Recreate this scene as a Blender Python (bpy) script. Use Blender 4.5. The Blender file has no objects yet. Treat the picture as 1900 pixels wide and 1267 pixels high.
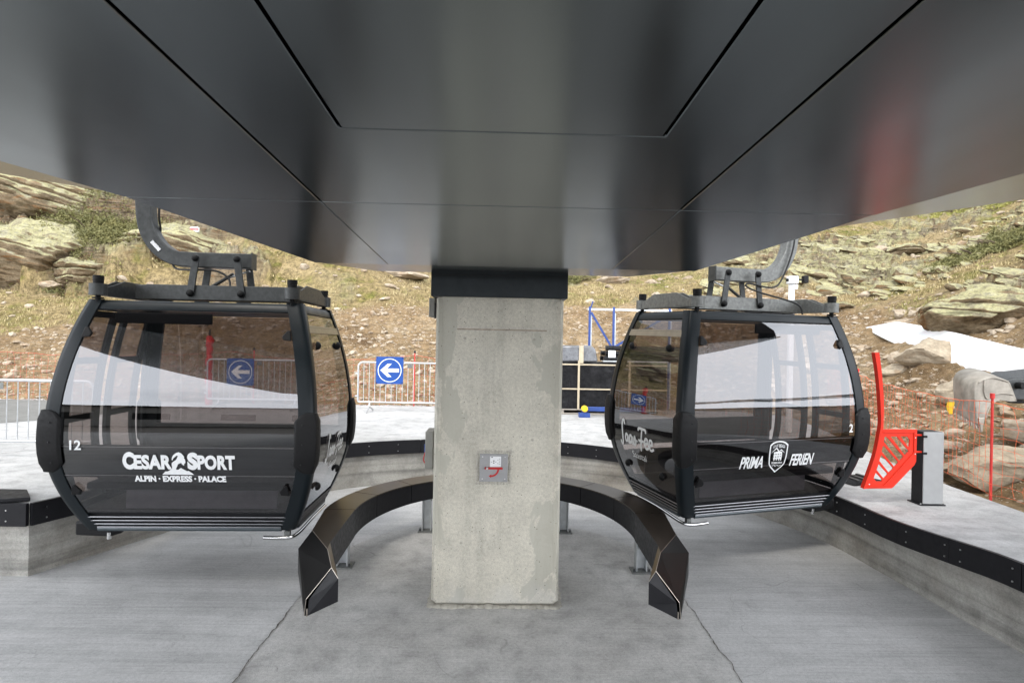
import bpy, bmesh, math, random
import numpy as np
from mathutils import Vector, Matrix, noise as mnoise
R = math.radians
random.seed(7); RNG = np.random.default_rng(11)
scene = bpy.context.scene
col = scene.collection

# ------------------------------------------------------------------ camera, sky, sun, exposure
EYE = 2.3; FPX = 1050.0; YAW = 0.0227; ROLL = 0.0193
cam_d = bpy.data.cameras.new('camera'); cam = bpy.data.objects.new('camera', cam_d); col.objects.link(cam)
cam_d.sensor_width = 36; cam_d.lens = FPX/1900*36; cam_d.clip_end = 2000; cam_d.clip_start = 0.05
_r = Vector((math.cos(YAW), -math.sin(YAW), 0)); _f = Vector((math.sin(YAW), math.cos(YAW), 0)); _u = Vector((0, 0, 1))
_cx = math.cos(ROLL)*_r + math.sin(ROLL)*_u; _cy = -math.sin(ROLL)*_r + math.cos(ROLL)*_u
M_ = Matrix((_cx, _cy, -_f)).transposed().to_4x4(); M_.translation = (0, 0, EYE)
cam.matrix_world = M_; scene.camera = cam

SUN_EL = R(56); SUN_AZ = R(205)         # azimuth clockwise from +Y: high, behind the photographer
world = bpy.data.worlds.new('World'); scene.world = world; world.use_nodes = True
nt = world.node_tree; bg = nt.nodes['Background']
sky = nt.nodes.new('ShaderNodeTexSky'); sky.sky_type = 'NISHITA'; sky.sun_disc = False
sky.sun_elevation = SUN_EL; sky.sun_rotation = SUN_AZ; sky.air_density = 1.0; sky.dust_density = 5.0; sky.ozone_density = 1.0; sky.altitude = 1800
# bright broken cloud cover over the clear sky
tcw = nt.nodes.new('ShaderNodeTexCoord'); mpw = nt.nodes.new('ShaderNodeMapping'); mpw.inputs['Scale'].default_value = (1, 1, 2.6)
cn = nt.nodes.new('ShaderNodeTexNoise'); cn.inputs['Scale'].default_value = 2.1; cn.inputs['Detail'].default_value = 7; cn.inputs['Roughness'].default_value = .55
crp = nt.nodes.new('ShaderNodeValToRGB'); crp.color_ramp.elements[0].position = .26; crp.color_ramp.elements[0].color = (.55, .55, .55, 1); crp.color_ramp.elements[1].position = .5; crp.color_ramp.elements[1].color = (1, 1, 1, 1)
cmx = nt.nodes.new('ShaderNodeMix'); cmx.data_type = 'RGBA'; 
gsep = nt.nodes.new('ShaderNodeSeparateXYZ'); nt.links.new(tcw.outputs['Generated'], gsep.inputs[0])
def mrange(sock, a, b, c, d):
    m = nt.nodes.new('ShaderNodeMapRange'); m.interpolation_type = 'SMOOTHSTEP'
    for i, v in zip((1, 2, 3, 4), (a, b, c, d)): m.inputs[i].default_value = v
    nt.links.new(sock, m.inputs[0]); return m.outputs[0]
lobe = nt.nodes.new('ShaderNodeMath'); lobe.operation = 'MULTIPLY'  # cloud brightness raised behind the camera, added to light column and whiten panes
nt.links.new(mrange(gsep.outputs[1], .25, -.45, 0, 1), lobe.inputs[0]); nt.links.new(mrange(gsep.outputs[2], .45, .85, 1, 0), lobe.inputs[1])
cbr = nt.nodes.new('ShaderNodeMix'); cbr.data_type = 'RGBA'; cbr.inputs[6].default_value = (5.6, 5.8, 6.1, 1); cbr.inputs[7].default_value = (27, 27.8, 29.4, 1)
nt.links.new(lobe.outputs[0], cbr.inputs[0]); nt.links.new(cbr.outputs[2], cmx.inputs[7])
nt.links.new(tcw.outputs['Generated'], mpw.inputs[0]); nt.links.new(mpw.outputs[0], cn.inputs['Vector']); nt.links.new(cn.outputs['Fac'], crp.inputs[0])
nt.links.new(crp.outputs[0], cmx.inputs[0]); nt.links.new(sky.outputs[0], cmx.inputs[6]); nt.links.new(cmx.outputs[2], bg.inputs[0]); bg.inputs[1].default_value = 0.15
sun_d = bpy.data.lights.new('sun', 'SUN'); sun_d.energy = 1.5; sun_d.angle = R(16); sun_d.color = (1, .95, .87)
sun = bpy.data.objects.new('sun', sun_d); col.objects.link(sun)
sd = Vector((math.sin(SUN_AZ)*math.cos(SUN_EL), math.cos(SUN_AZ)*math.cos(SUN_EL), math.sin(SUN_EL)))
sun.rotation_euler = sd.to_track_quat('Z', 'Y').to_euler(); sun.location = sd*50
scene.view_settings.view_transform = 'Standard'; scene.view_settings.look = 'None'
scene.view_settings.exposure = 0.5; scene.view_settings.gamma = 1
try:
    scene.cycles.max_bounces = 10; scene.cycles.transparent_max_bounces = 24
except Exception: pass

def ray(px, py):
    u, v = px-950, py-633.5; c, s = math.cos(ROLL), math.sin(ROLL)
    u, v = u*c+v*s, -u*s+v*c
    return _r*u + _u*(-v) + _f*FPX
def atz(px, py, z):
    d = ray(px, py); t = (z-EYE)/d.z; return Vector((0, 0, EYE)) + d*t
def aty(px, py, y):
    d = ray(px, py); return Vector((0, 0, EYE)) + d*(y/d.y)

# ------------------------------------------------------------------ object helpers
def tag(o, label=None, cat=None, group=None, kind=None):
    if label: o['label'] = label
    if cat: o['category'] = cat
    if group: o['group'] = group
    if kind: o['kind'] = kind
    return o
def empty(name, loc=(0, 0, 0), rot=(0, 0, 0), label=None, cat=None, group=None):
    o = bpy.data.objects.new(name, None); o.empty_display_size = .1
    o.location = loc; o.rotation_euler = rot; col.objects.link(o); return tag(o, label, cat, group)
class MB:
    def __init__(s): s.v = []; s.f = []
    def add(s, vs, fs):
        n = len(s.v); s.v += [tuple(v) for v in vs]; s.f += [tuple(i+n for i in f) for f in fs]; return s
    def box(s, c, d, rz=0, M=None):
        x, y, z = d[0]/2, d[1]/2, d[2]/2
        vs = [Vector((i*x, j*y, k*z)) for i in (-1, 1) for j in (-1, 1) for k in (-1, 1)]
        m = M if M is not None else Matrix.Rotation(rz, 3, 'Z')
        return s.add([m @ v + Vector(c) for v in vs], [(0,1,3,2),(4,6,7,5),(0,4,5,1),(2,3,7,6),(0,2,6,4),(1,5,7,3)])
    def bar(s, a, b, w, h, up=(0, 0, 1)):
        a, b = Vector(a), Vector(b); d = (b-a); L = d.length; d.normalize()
        upv = Vector(up); sx = d.cross(upv)
        if sx.length < 1e-4: sx = d.cross(Vector((0, 1, 0)))
        sx.normalize(); uz = sx.cross(d).normalized()
        return s.box((a+b)/2, (w, L, h), M=Matrix((sx, d, uz)).transposed())
    def prism(s, poly, vec):
        n = len(poly); vec = Vector(vec); a = [Vector(p) for p in poly]
        s.add(a+[p+vec for p in a], [tuple(range(n))[::-1], tuple(range(n, 2*n))] + [(i, (i+1) % n, n+(i+1) % n, n+i) for i in range(n)]); return s
    def sweep(s, path, prof, closed=False, cap=True, up=(0, 0, 1)):
        """sweep 2-D profile (side, up) along path of points"""
        P = [Vector(p) for p in path]; n = len(P); k = len(prof); base = len(s.v); upv = Vector(up)
        for i in range(n):
            d = (P[(i+1) % n]-P[i-1]) if closed else (P[min(i+1, n-1)]-P[max(i-1, 0)])
            d.normalize(); sx = d.cross(upv)
            if sx.length < 1e-3: sx = Vector((1, 0, 0))
            sx.normalize(); uz = sx.cross(d).normalized()
            pr = prof(i/(n-1)) if callable(prof) else prof
            for (a, b) in pr: s.v.append(tuple(P[i]+sx*a+uz*b))
            k = len(pr)
        for i in range(n if closed else n-1):
            for j in range(k):
                a = base+i*k+j; b = base+i*k+(j+1) % k; c = base+((i+1) % n)*k+(j+1) % k; e = base+((i+1) % n)*k+j
                s.f.append((a, b, c, e))
        if cap and not closed:
            s.f.append(tuple(base+j for j in range(k))[::-1]); s.f.append(tuple(base+(n-1)*k+j for j in range(k)))
        return s
    def tube(s, path, r, seg=8, closed=False):
        P = [Vector(p) for p in path]; n = len(P); base = len(s.v); nrm = None
        for i in range(n):
            d = (P[(i+1) % n]-P[i-1]) if closed else (P[min(i+1, n-1)]-P[max(i-1, 0)])
            d.normalize()
            if nrm is None:
                nrm = d.cross(Vector((0, 0, 1)));
                if nrm.length < 1e-3: nrm = d.cross(Vector((1, 0, 0)))
            nrm = (nrm - d*nrm.dot(d)).normalized(); bn = d.cross(nrm)
            rr = r(i/(n-1)) if callable(r) else r
            for j in range(seg):
                a = 2*math.pi*j/seg; s.v.append(tuple(P[i]+nrm*math.cos(a)*rr+bn*math.sin(a)*rr))
        for i in range(n if closed else n-1):
            for j in range(seg):
                s.f.append((base+i*seg+j, base+i*seg+(j+1) % seg, base+((i+1) % n)*seg+(j+1) % seg, base+((i+1) % n)*seg+j))
        if not closed:
            s.f.append(tuple(base+j for j in range(seg))[::-1]); s.f.append(tuple(base+(n-1)*seg+j for j in range(seg)))
        return s
    def cyl(s, a, b, r, seg=16): return s.tube([a, b], r, seg)
    def dome(s, c, axis, r, h, seg=14, rings=4):
        ax = Vector(axis).normalized(); pts = []; 
        path = []; rad = []
        for i in range(rings+1):
            t = i/rings*math.pi/2; path.append(Vector(c)+ax*h*math.sin(t)); rad.append(max(r*math.cos(t), 1e-4))
        q = iter(rad); rr = list(rad)
        return s.tube(path, lambda t: rr[int(round(t*rings))], seg)
    def grid(s, fn, nu, nv, flip=False):
        base = len(s.v)
        for i in range(nu+1):
            for j in range(nv+1): s.v.append(tuple(fn(i/nu, j/nv)))
        for i in range(nu):
            for j in range(nv):
                q = (base+i*(nv+1)+j, base+(i+1)*(nv+1)+j, base+(i+1)*(nv+1)+j+1, base+i*(nv+1)+j+1)
                s.f.append(q[::-1] if flip else q)
        return s
    def build(s, name, mat=None, parent=None, smooth=False, bevel=0, loc=None, fix=True, seg=2):
        me = bpy.data.meshes.new(name); me.from_pydata([tuple(v) for v in s.v], [], s.f)
        if fix:
            bm = bmesh.new(); bm.from_mesh(me); bmesh.ops.recalc_face_normals(bm, faces=bm.faces); bm.to_mesh(me); bm.free()
        o = bpy.data.objects.new(name, me); col.objects.link(o)
        if mat: me.materials.append(mat)
        if parent: o.parent = parent
        if loc: o.location = loc
        if smooth: smooth_by_angle(me)
        if bevel:
            b = o.modifiers.new('bevel', 'BEVEL'); b.width = bevel; b.segments = seg; b.limit_method = 'ANGLE'; b.angle_limit = R(35)
            if not smooth: smooth_by_angle(me)
        return o
def smooth_by_angle(me, ang=R(38)):
    me.polygons.foreach_set('use_smooth', [True]*len(me.polygons))
    bm = bmesh.new(); bm.from_mesh(me)
    for e in bm.edges:
        if len(e.link_faces) == 2: e.smooth = e.calc_face_angle(0) < ang
    bm.to_mesh(me); bm.free()
def catmull(P, n=8, closed=False):
    P = [Vector(p) for p in P]; out = []
    N = len(P)
    for i in range(N if closed else N-1):
        if closed: p0, p1, p2, p3 = P[i-1], P[i], P[(i+1) % N], P[(i+2) % N]
        else: p0, p1, p2, p3 = P[max(i-1, 0)], P[i], P[i+1], P[min(i+2, N-1)]
        for k in range(n):
            t = k/n
            out.append(.5*((2*p1)+(p2-p0)*t+(2*p0-5*p1+4*p2-p3)*t*t+(3*p1-p0-3*p2+p3)*t**3))
    if not closed: out.append(P[-1])
    return out
def copy_tree(o, parent=None):
    c = o.copy(); col.objects.link(c)
    if parent: c.parent = parent
    for ch in list(o.children): copy_tree(ch, c)
    return c

# ------------------------------------------------------------------ materials
class NT:
    def __init__(s, name):
        s.m = bpy.data.materials.new(name); s.m.use_nodes = True; s.t = s.m.node_tree; s.n = s.t.nodes; s.l = s.t.links
        s.p = s.n['Principled BSDF']; s.out = s.n['Material Output']
        s.tc = None
    def node(s, t, **k):
        n = s.n.new(t)
        for a, b in k.items(): setattr(n, a, b)
        return n
    def link(s, a, b): s.l.new(a, b)
    def obj(s, scale=(1, 1, 1), rot=(0, 0, 0), src='Object'):
        if not s.tc: s.tc = s.node('ShaderNodeTexCoord')
        mp = s.node('ShaderNodeMapping'); mp.inputs['Scale'].default_value = scale; mp.inputs['Rotation'].default_value = rot
        s.link(s.tc.outputs[src], mp.inputs[0]); return mp.outputs[0]
    def noise(s, scale, detail=4, rough=.55, vec=None, dist=0):
        n = s.node('ShaderNodeTexNoise'); n.inputs['Scale'].default_value = scale; n.inputs['Detail'].default_value = detail
        n.inputs['Roughness'].default_value = rough; n.inputs['Distortion'].default_value = dist
        s.link(vec if vec is not None else s.obj(), n.inputs['Vector']); return n.outputs['Fac']
    def voro(s, scale, vec=None, feature='F1', out='Distance', rand=1):
        n = s.node('ShaderNodeTexVoronoi'); n.feature = feature; n.inputs['Scale'].default_value = scale; n.inputs['Randomness'].default_value = rand
        s.link(vec if vec is not None else s.obj(), n.inputs['Vector']); return n.outputs[out]
    def ramp(s, fac, stops, interp='LINEAR'):
        n = s.node('ShaderNodeValToRGB'); cr = n.color_ramp; cr.interpolation = interp
        while len(cr.elements) < len(stops): cr.elements.new(.5)
        for e, (p, c) in zip(cr.elements, stops):
            e.position = p; e.color = (c, c, c, 1) if isinstance(c, (int, float)) else (*c, 1)
        s.link(fac, n.inputs[0]); return n.outputs[0]
    def mix(s, fac, a, b, mode='MIX'):
        n = s.node('ShaderNodeMix'); n.data_type = 'RGBA'; n.blend_type = mode
        for i, v in ((0, fac), (6, a), (7, b)):
            if isinstance(v, (int, float)): n.inputs[i].default_value = v if i == 0 else (v, v, v, 1)
            elif isinstance(v, tuple): n.inputs[i].default_value = (*v, 1)
            else: s.link(v, n.inputs[i])
        return n.outputs[2]
    def math(s, op, a, b=None, clamp=False):
        n = s.node('ShaderNodeMath'); n.operation = op; n.use_clamp = clamp
        for i, v in ((0, a), (1, b)):
            if v is None: continue
            if isinstance(v, (int, float)): n.inputs[i].default_value = v
            else: s.link(v, n.inputs[i])
        return n.outputs[0]
    def base(s, c):
        if isinstance(c, tuple): s.p.inputs['Base Color'].default_value = (*c, 1)
        else: s.link(c, s.p.inputs['Base Color'])
    def rough(s, r):
        if isinstance(r, (int, float)): s.p.inputs['Roughness'].default_value = r
        else: s.link(r, s.p.inputs['Roughness'])
    def bump(s, h, strength=.3, dist=.02):
        b = s.node('ShaderNodeBump'); b.inputs['Strength'].default_value = strength; b.inputs['Distance'].default_value = dist
        s.link(h, b.inputs['Height']); s.link(b.outputs[0], s.p.inputs['Normal']); return b

def mat_plain(name, c, rough=.5, metal=0.0, var=.12, scale=12, bump=0.0, coat=0):
    t = NT(name); n = t.noise(scale, 5)
    lo = tuple(x*(1-var) for x in c); hi = tuple(min(1, x*(1+var)) for x in c)
    t.base(t.ramp(n, [(.3, lo), (.7, hi)])); t.p.inputs['Metallic'].default_value = metal
    t.rough(t.ramp(t.noise(scale*2.3, 4), [(.3, max(.02, rough*.8)), (.7, min(1, rough*1.2))]))
    if coat: t.p.inputs['Coat Weight'].default_value = coat; t.p.inputs['Coat Roughness'].default_value = .08
    if bump: t.bump(t.noise(scale*6, 3), bump, .004)
    return t.m
def mat_concrete(name, c1, c2, c3, pits=.5, stripes=0, board=0, patches=None, bump=.35, big=.5, rough=.85, scuff=0, blotch=.8):
    t = NT(name); v = t.obj(src='Object')
    n1 = t.noise(big, 6, .62, v, .4); n2 = t.noise(4.5, 6, .6, v); n3 = t.noise(38, 4, .65, v); n4 = t.noise(160, 2, .6, v)
    c = t.ramp(n1, [(.32, c1), (.55, c2), (.72, c3)])
    c = t.mix(blotch, c, t.ramp(n2, [(.3, .62), (.5, .95), (.7, 1.12)]), 'MULTIPLY')
    c = t.mix(.8, c, t.ramp(n3, [(.3, .8), (.6, 1.05)]), 'MULTIPLY')
    c = t.mix(.8, c, t.ramp(n4, [(.32, .76), (.62, 1.12)]), 'MULTIPLY')
    if stripes:   # broom finish across x
        vs = t.obj((.5, 14, 1)); ns = t.noise(2.2, 5, .7, vs, .2)
        c = t.mix(stripes, c, t.ramp(ns, [(.34, .74), (.5, 1.0), (.66, 1.1)]), 'MULTIPLY')
        vs2 = t.obj((.25, 3.2, 1)); c = t.mix(stripes, c, t.ramp(t.noise(1.1, 5, .6, vs2, .5), [(.36, .72), (.5, .98), (.62, 1.12)]), 'MULTIPLY')
    if scuff:
        for k_, (sc_, w_, a_) in enumerate(((.8, .004, .45), (1.7, .003, .3))):
            nz = t.noise(sc_, 3, .45, t.obj((1, 1, 1), (0, 0, k_*1.3)), .6); d_ = t.math('ABSOLUTE', t.math('SUBTRACT', nz, .5))
            gate = t.ramp(t.noise(.9+k_, 2), [(.52, 0), (.6, 1)]); c = t.mix(t.math('MULTIPLY', t.math('MULTIPLY', t.ramp(d_, [(.0, 1), (w_, 0)]), gate), a_), c, (.16, .155, .145))
        vg = t.voro(9, v); sg_ = t.math('MULTIPLY', t.ramp(vg, [(.03, 1), (.06, 0)]), t.ramp(t.noise(1.3, 3), [(.5, 0), (.58, 1)])); c = t.mix(t.math('MULTIPLY', sg_, .7), c, (.12, .11, .1))
        wt_ = t.noise(.42, 5, .55, t.obj((1, 1.6, 1)), 1.2); c = t.mix(.7, c, t.ramp(wt_, [(.33, .86), (.42, .98), (.56, 1.0), (.66, 1.05)]), 'MULTIPLY')
        vf = t.obj((.35, 60, 1)); c = t.mix(.5, c, t.ramp(t.noise(1.6, 3, .6, vf), [(.35, .86), (.65, 1.1)]), 'MULTIPLY')
    if patches:
        pm = t.noise(2.1, 5, .6, t.obj((1, 1, .55)), .8)
        sxx = t.node('ShaderNodeSeparateXYZ'); t.link(t.obj(), sxx.inputs[0]); ex = t.math('ABSOLUTE', sxx.outputs[0])
        em = t.math('ADD', t.math('MULTIPLY', ex, .62), t.math('MULTIPLY', pm, 1.25)); c = t.mix(t.math('MULTIPLY', t.ramp(em, [(.885, 0), (.9, 1)]), .85), c, patches)
        wv = t.noise(1.0, 6, .65, t.obj((5, 1, .35)), .3); c = t.mix(.6, c, t.ramp(wv, [(.36, .8), (.48, 1), (.64, 1.06)]), 'MULTIPLY')
        db = t.math('MULTIPLY', t.noise(3.5, 5, .65, t.obj((1, 1, .8))), t.ramp(sxx.outputs[2], [(0, 1), (.5, 0)])); c = t.mix(t.math('MULTIPLY', t.ramp(db, [(.3, 0), (.5, 1)]), .5), c, (.47, .46, .43))
        pm2 = t.noise(2.6, 5, .6, t.obj((1.1, 1, .5), (0, .2, 0)), .8); c = t.mix(t.math('MULTIPLY', t.ramp(pm2, [(.62, 0), (.66, 1)]), .3), c, tuple(x*.7 for x in c1))
        # red survey crayon and rust marks
        rm = t.noise(5, 2, .4, t.obj((2.2, 1, .6)), .2); c = t.mix(t.math('MULTIPLY', t.ramp(rm, [(.735, 0), (.77, 1)]), .35), c, (.33, .1, .05))
    if board:
        vb = t.obj((.12, .12, 9)); nb = t.noise(1.3, 4, .5, vb); c = t.mix(board, c, t.ramp(nb, [(.38, .45), (.5, .9), (.6, 1.1)]), 'MULTIPLY')
    if pits:
        vd = t.voro(26, v); pz = t.noise(3.1, 2, .5, v)
        sp = t.math('MULTIPLY', t.ramp(vd, [(.07, 1), (.13, 0)]), t.ramp(pz, [(.44, 0), (.54, 1)]))
        c = t.mix(t.math('MULTIPLY', sp, pits), c, (.04, .04, .035))
    t.base(c); t.rough(t.ramp(n2, [(.3, rough-.1), (.7, min(1, rough+.08))]))
    h = t.math('ADD', t.math('MULTIPLY', n3, .5), t.math('MULTIPLY', n4, .35))
    t.bump(h, bump, .012); return t.m

M = {}
M['floor'] = mat_concrete('pit_floor_concrete', (.43, .427, .42), (.495, .493, .487), (.545, .543, .538), pits=.25, stripes=.45, scuff=1, blotch=.35)
M['island'] = mat_concrete('island_concrete', (.40, .39, .37), (.475, .467, .45), (.52, .513, .497), pits=.35, big=.8, bump=.6, scuff=1, blotch=.75)
M['platform'] = mat_concrete('platform_concrete', (.42, .42, .41), (.50, .50, .495), (.56, .56, .55), pits=.15, stripes=.25, scuff=1)
M['wall'] = mat_concrete('wall_concrete', (.22, .2, .17), (.33, .32, .29), (.42, .41, .38), pits=.3, board=.75, big=.9)
M['column'] = mat_concrete('column_concrete', (.50, .47, .395), (.55, .52, .44), (.58, .55, .475), pits=.9, patches=(.40, .385, .325), big=1.1, bump=.2, blotch=.4)
M['asphalt'] = mat_concrete('asphalt', (.15, .15, .14), (.2, .2, .19), (.24, .24, .23), pits=0, big=.3)
def mat_panel(name, c, rough, aniso=0):
    t = NT(name); t.p.inputs['Metallic'].default_value = 1.0
    n = t.noise(1.2, 3, .5, t.obj((6, .3, 1))); t.base(t.ramp(n, [(.3, tuple(x*.94 for x in c)), (.7, tuple(x*1.06 for x in c))]))
    t.rough(t.ramp(t.noise(2.0, 4), [(.3, rough*.92), (.7, rough*1.08)]))
    t.bump(t.noise(.9, 2, .5, t.obj((1, 1, 1))), .05, .02)
    if aniso:
        cx = t.node('ShaderNodeCombineXYZ'); cx.inputs[1].default_value = 1; t.link(cx.outputs[0], t.p.inputs['Tangent']); t.p.inputs['Anisotropic'].default_value = aniso
    return t.m
M['soffit'] = mat_panel('anodised_soffit', (.205, .225, .232), .23, .65)
M['groove'] = mat_plain('dark_groove', (.006, .006, .007), .6)
M['bronze'] = mat_panel('bronze_black_sheet', (.085, .073, .058), .30)
M['blackpanel'] = mat_plain('black_laminate', (.014, .014, .016), .42, bump=.05)
M['rubber'] = mat_plain('black_rubber_trim', (.012, .012, .014), .5, bump=.1, scale=8)
M['cap'] = mat_plain('cap_sheet_metal', (.028, .033, .036), .38, .3)
M['frame'] = mat_plain('slate_black_paint', (.0085, .012, .0145), .36, 0, .05, 2)
M['bumper'] = mat_plain('black_bumper_plastic', (.007, .007, .0075), .55, 0, .15, 20, bump=.05)
M['interior'] = mat_plain('dark_interior_plastic', (.013, .0135, .015), .6)
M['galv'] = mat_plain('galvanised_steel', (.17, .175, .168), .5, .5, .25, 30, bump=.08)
M['galvdark'] = mat_plain('dark_and_shaded_steel', (.055, .058, .058), .45, .5, .25, 24, bump=.06)  # also the left cabin's galvanised roof gear, shade put into its colour
M['galvlight'] = mat_plain('light_galvanised_tube', (.52, .54, .55), .42, .7, .12, 14)
M['alu'] = mat_plain('brushed_aluminium', (.62, .62, .62), .3, 1, .08, 20)
M['chrome'] = mat_plain('polished_rod', (.6, .6, .6), .15, 1, .04, 20)
M['white'] = mat_plain('white_lettering', (.72, .73, .73), .5, 0, .04, 30)
M['red'] = mat_plain('red_powder_coat', (.66, .028, .010), .5, 0, .06, 8, bump=.03)
M['red'].node_tree.nodes['Principled BSDF'].inputs['Specular IOR Level'].default_value = .25
M['redsteel'] = mat_plain('red_lever_paint', (.45, .01, .012), .35)
M['pillar'] = mat_plain('grey_pillar_face', (.33, .335, .335), .4, .3, .05, 10)
M['plate'] = mat_plain('grey_plate', (.29, .29, .29), .5, .2, .05, 20)
M['bluesign'] = mat_plain('blue_sign_face', (.009, .06, .27), .4, 0, .08, 8)
M['blue'] = mat_plain('blue_steel_paint', (.02, .055, .22), .45, 0, .15)
M['yellow'] = mat_plain('yellow_plastic', (.75, .5, .02), .5)
M['orange'] = mat_plain('orange_net_cord', (.72, .13, .04), .6)
M['rednet'] = mat_plain('red_net_cord', (.6, .07, .04), .6)
M['redpole'] = mat_plain('red_pole_plastic', (.55, .03, .025), .5)
M['wrap'] = mat_plain('black_stretch_film', (.012, .012, .013), .28, 0, .3, 6, bump=.5)
M['greywrap'] = mat_plain('grey_foil', (.16, .165, .175), .3, .2, .3, 7, bump=.4)
M['strap'] = mat_plain('beige_strap', (.45, .38, .27), .6)
M['jbox'] = mat_plain('grey_box_paint', (.24, .235, .21), .5)
M['whitepole'] = mat_plain('white_pole_paint', (.75, .76, .76), .4)
for k_ in ('frame', 'bumper', 'rubber', 'interior', 'blackpanel', 'wrap', 'cap'): M[k_].node_tree.nodes['Principled BSDF'].inputs['Specular IOR Level'].default_value = .2
M['snow'] = None
M['cable'] = mat_plain('black_cable', (.01, .01, .01), .45)
M['buildwall'] = mat_plain('pale_render', (.6, .59, .56), .9, 0, .1, 2)
M['steelworn'] = mat_plain('worn_bucket_steel', (.31, .285, .245), .6, .35, .4, 5, bump=.3)
M['patch'] = mat_plain('mortar', (.38, .36, .31), .95, 0, .25, 14, bump=.8)
def mat_glass(name, tint, ior):
    t = NT(name); t.n.remove(t.p)
    tr = t.node('ShaderNodeBsdfTransparent'); tr.inputs[0].default_value = (*tint, 1)
    gl = t.node('ShaderNodeBsdfGlossy'); gl.inputs['Roughness'].default_value = .012; gl.inputs[0].default_value = (.95, .97, 1, 1)
    lw = t.node('ShaderNodeLayerWeight'); lw.inputs['Blend'].default_value = .5; r0 = ((ior-1)/(ior+1))**2
    fr = t.math('ADD', t.math('MULTIPLY', t.math('POWER', lw.outputs['Facing'], 4.0), 1-r0), r0)
    b = t.node('ShaderNodeBump'); b.inputs['Strength'].default_value = .025; b.inputs['Distance'].default_value = .02
    t.link(t.noise(1.6, 2, .5, t.obj((.6, .6, 1.6))), b.inputs['Height']); t.link(b.outputs[0], gl.inputs['Normal'])
    mx = t.node('ShaderNodeMixShader'); t.link(fr, mx.inputs[0]); t.link(tr.outputs[0], mx.inputs[1]); t.link(gl.outputs[0], mx.inputs[2])
    t.link(mx.outputs[0], t.out.inputs[0]); return t.m
M['glass'] = mat_glass('tinted_acrylic', (.405, .375, .37), 1.9)
M['glassside'] = mat_glass('tinted_acrylic_side', (.50, .45, .42), 1.8)

# ------------------------------------------------------------------ numpy noise and the hillside height function
def _h(ix, iy, seed):
    n = (ix.astype(np.int64)*374761393 + iy.astype(np.int64)*668265263 + seed*1442695041) & 0xffffffff
    n = ((n ^ (n >> 13))*1274126177) & 0xffffffff
    return ((n ^ (n >> 16)) & 0xffff)/65535.0
def vn(x, y, seed=0):
    ix = np.floor(x); iy = np.floor(y); fx = x-ix; fy = y-iy
    fx = fx**3*(fx*(fx*6-15)+10); fy = fy**3*(fy*(fy*6-15)+10)
    a = _h(ix, iy, seed); b = _h(ix+1, iy, seed); c = _h(ix, iy+1, seed); d = _h(ix+1, iy+1, seed)
    return (a+(b-a)*fx+(c-a)*fy+(a-b-c+d)*fx*fy)*2-1
def fbm(x, y, o=4, seed=0, g=.5):
    s = 0; a = 1; t = 0
    for i in range(o):
        s = s+a*vn(x, y, seed+i*17); t += a; a *= g; x = x*2.03+11.3; y = y*2.03-7.1
    return s/t
def worley(x, y, seed=0):
    ix = np.floor(x); iy = np.floor(y); f1 = np.full(x.shape, 9.); f2 = np.full(x.shape, 9.); idv = np.zeros(x.shape)
    for dx in (-1, 0, 1):
        for dy in (-1, 0, 1):
            cx = ix+dx; cy = iy+dy; d = np.hypot(cx+_h(cx, cy, seed)-x, cy+_h(cx, cy, seed+5)-y); k = _h(cx, cy, seed+9)
            m = d < f1; f2 = np.where(m, f1, np.minimum(f2, d)); idv = np.where(m, k, idv); f1 = np.where(m, d, f1)
    return f1, f2, idv
def sst(a, b, x):
    t = np.clip((x-a)/(b-a), 0, 1); return t*t*(3-2*t)
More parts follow.
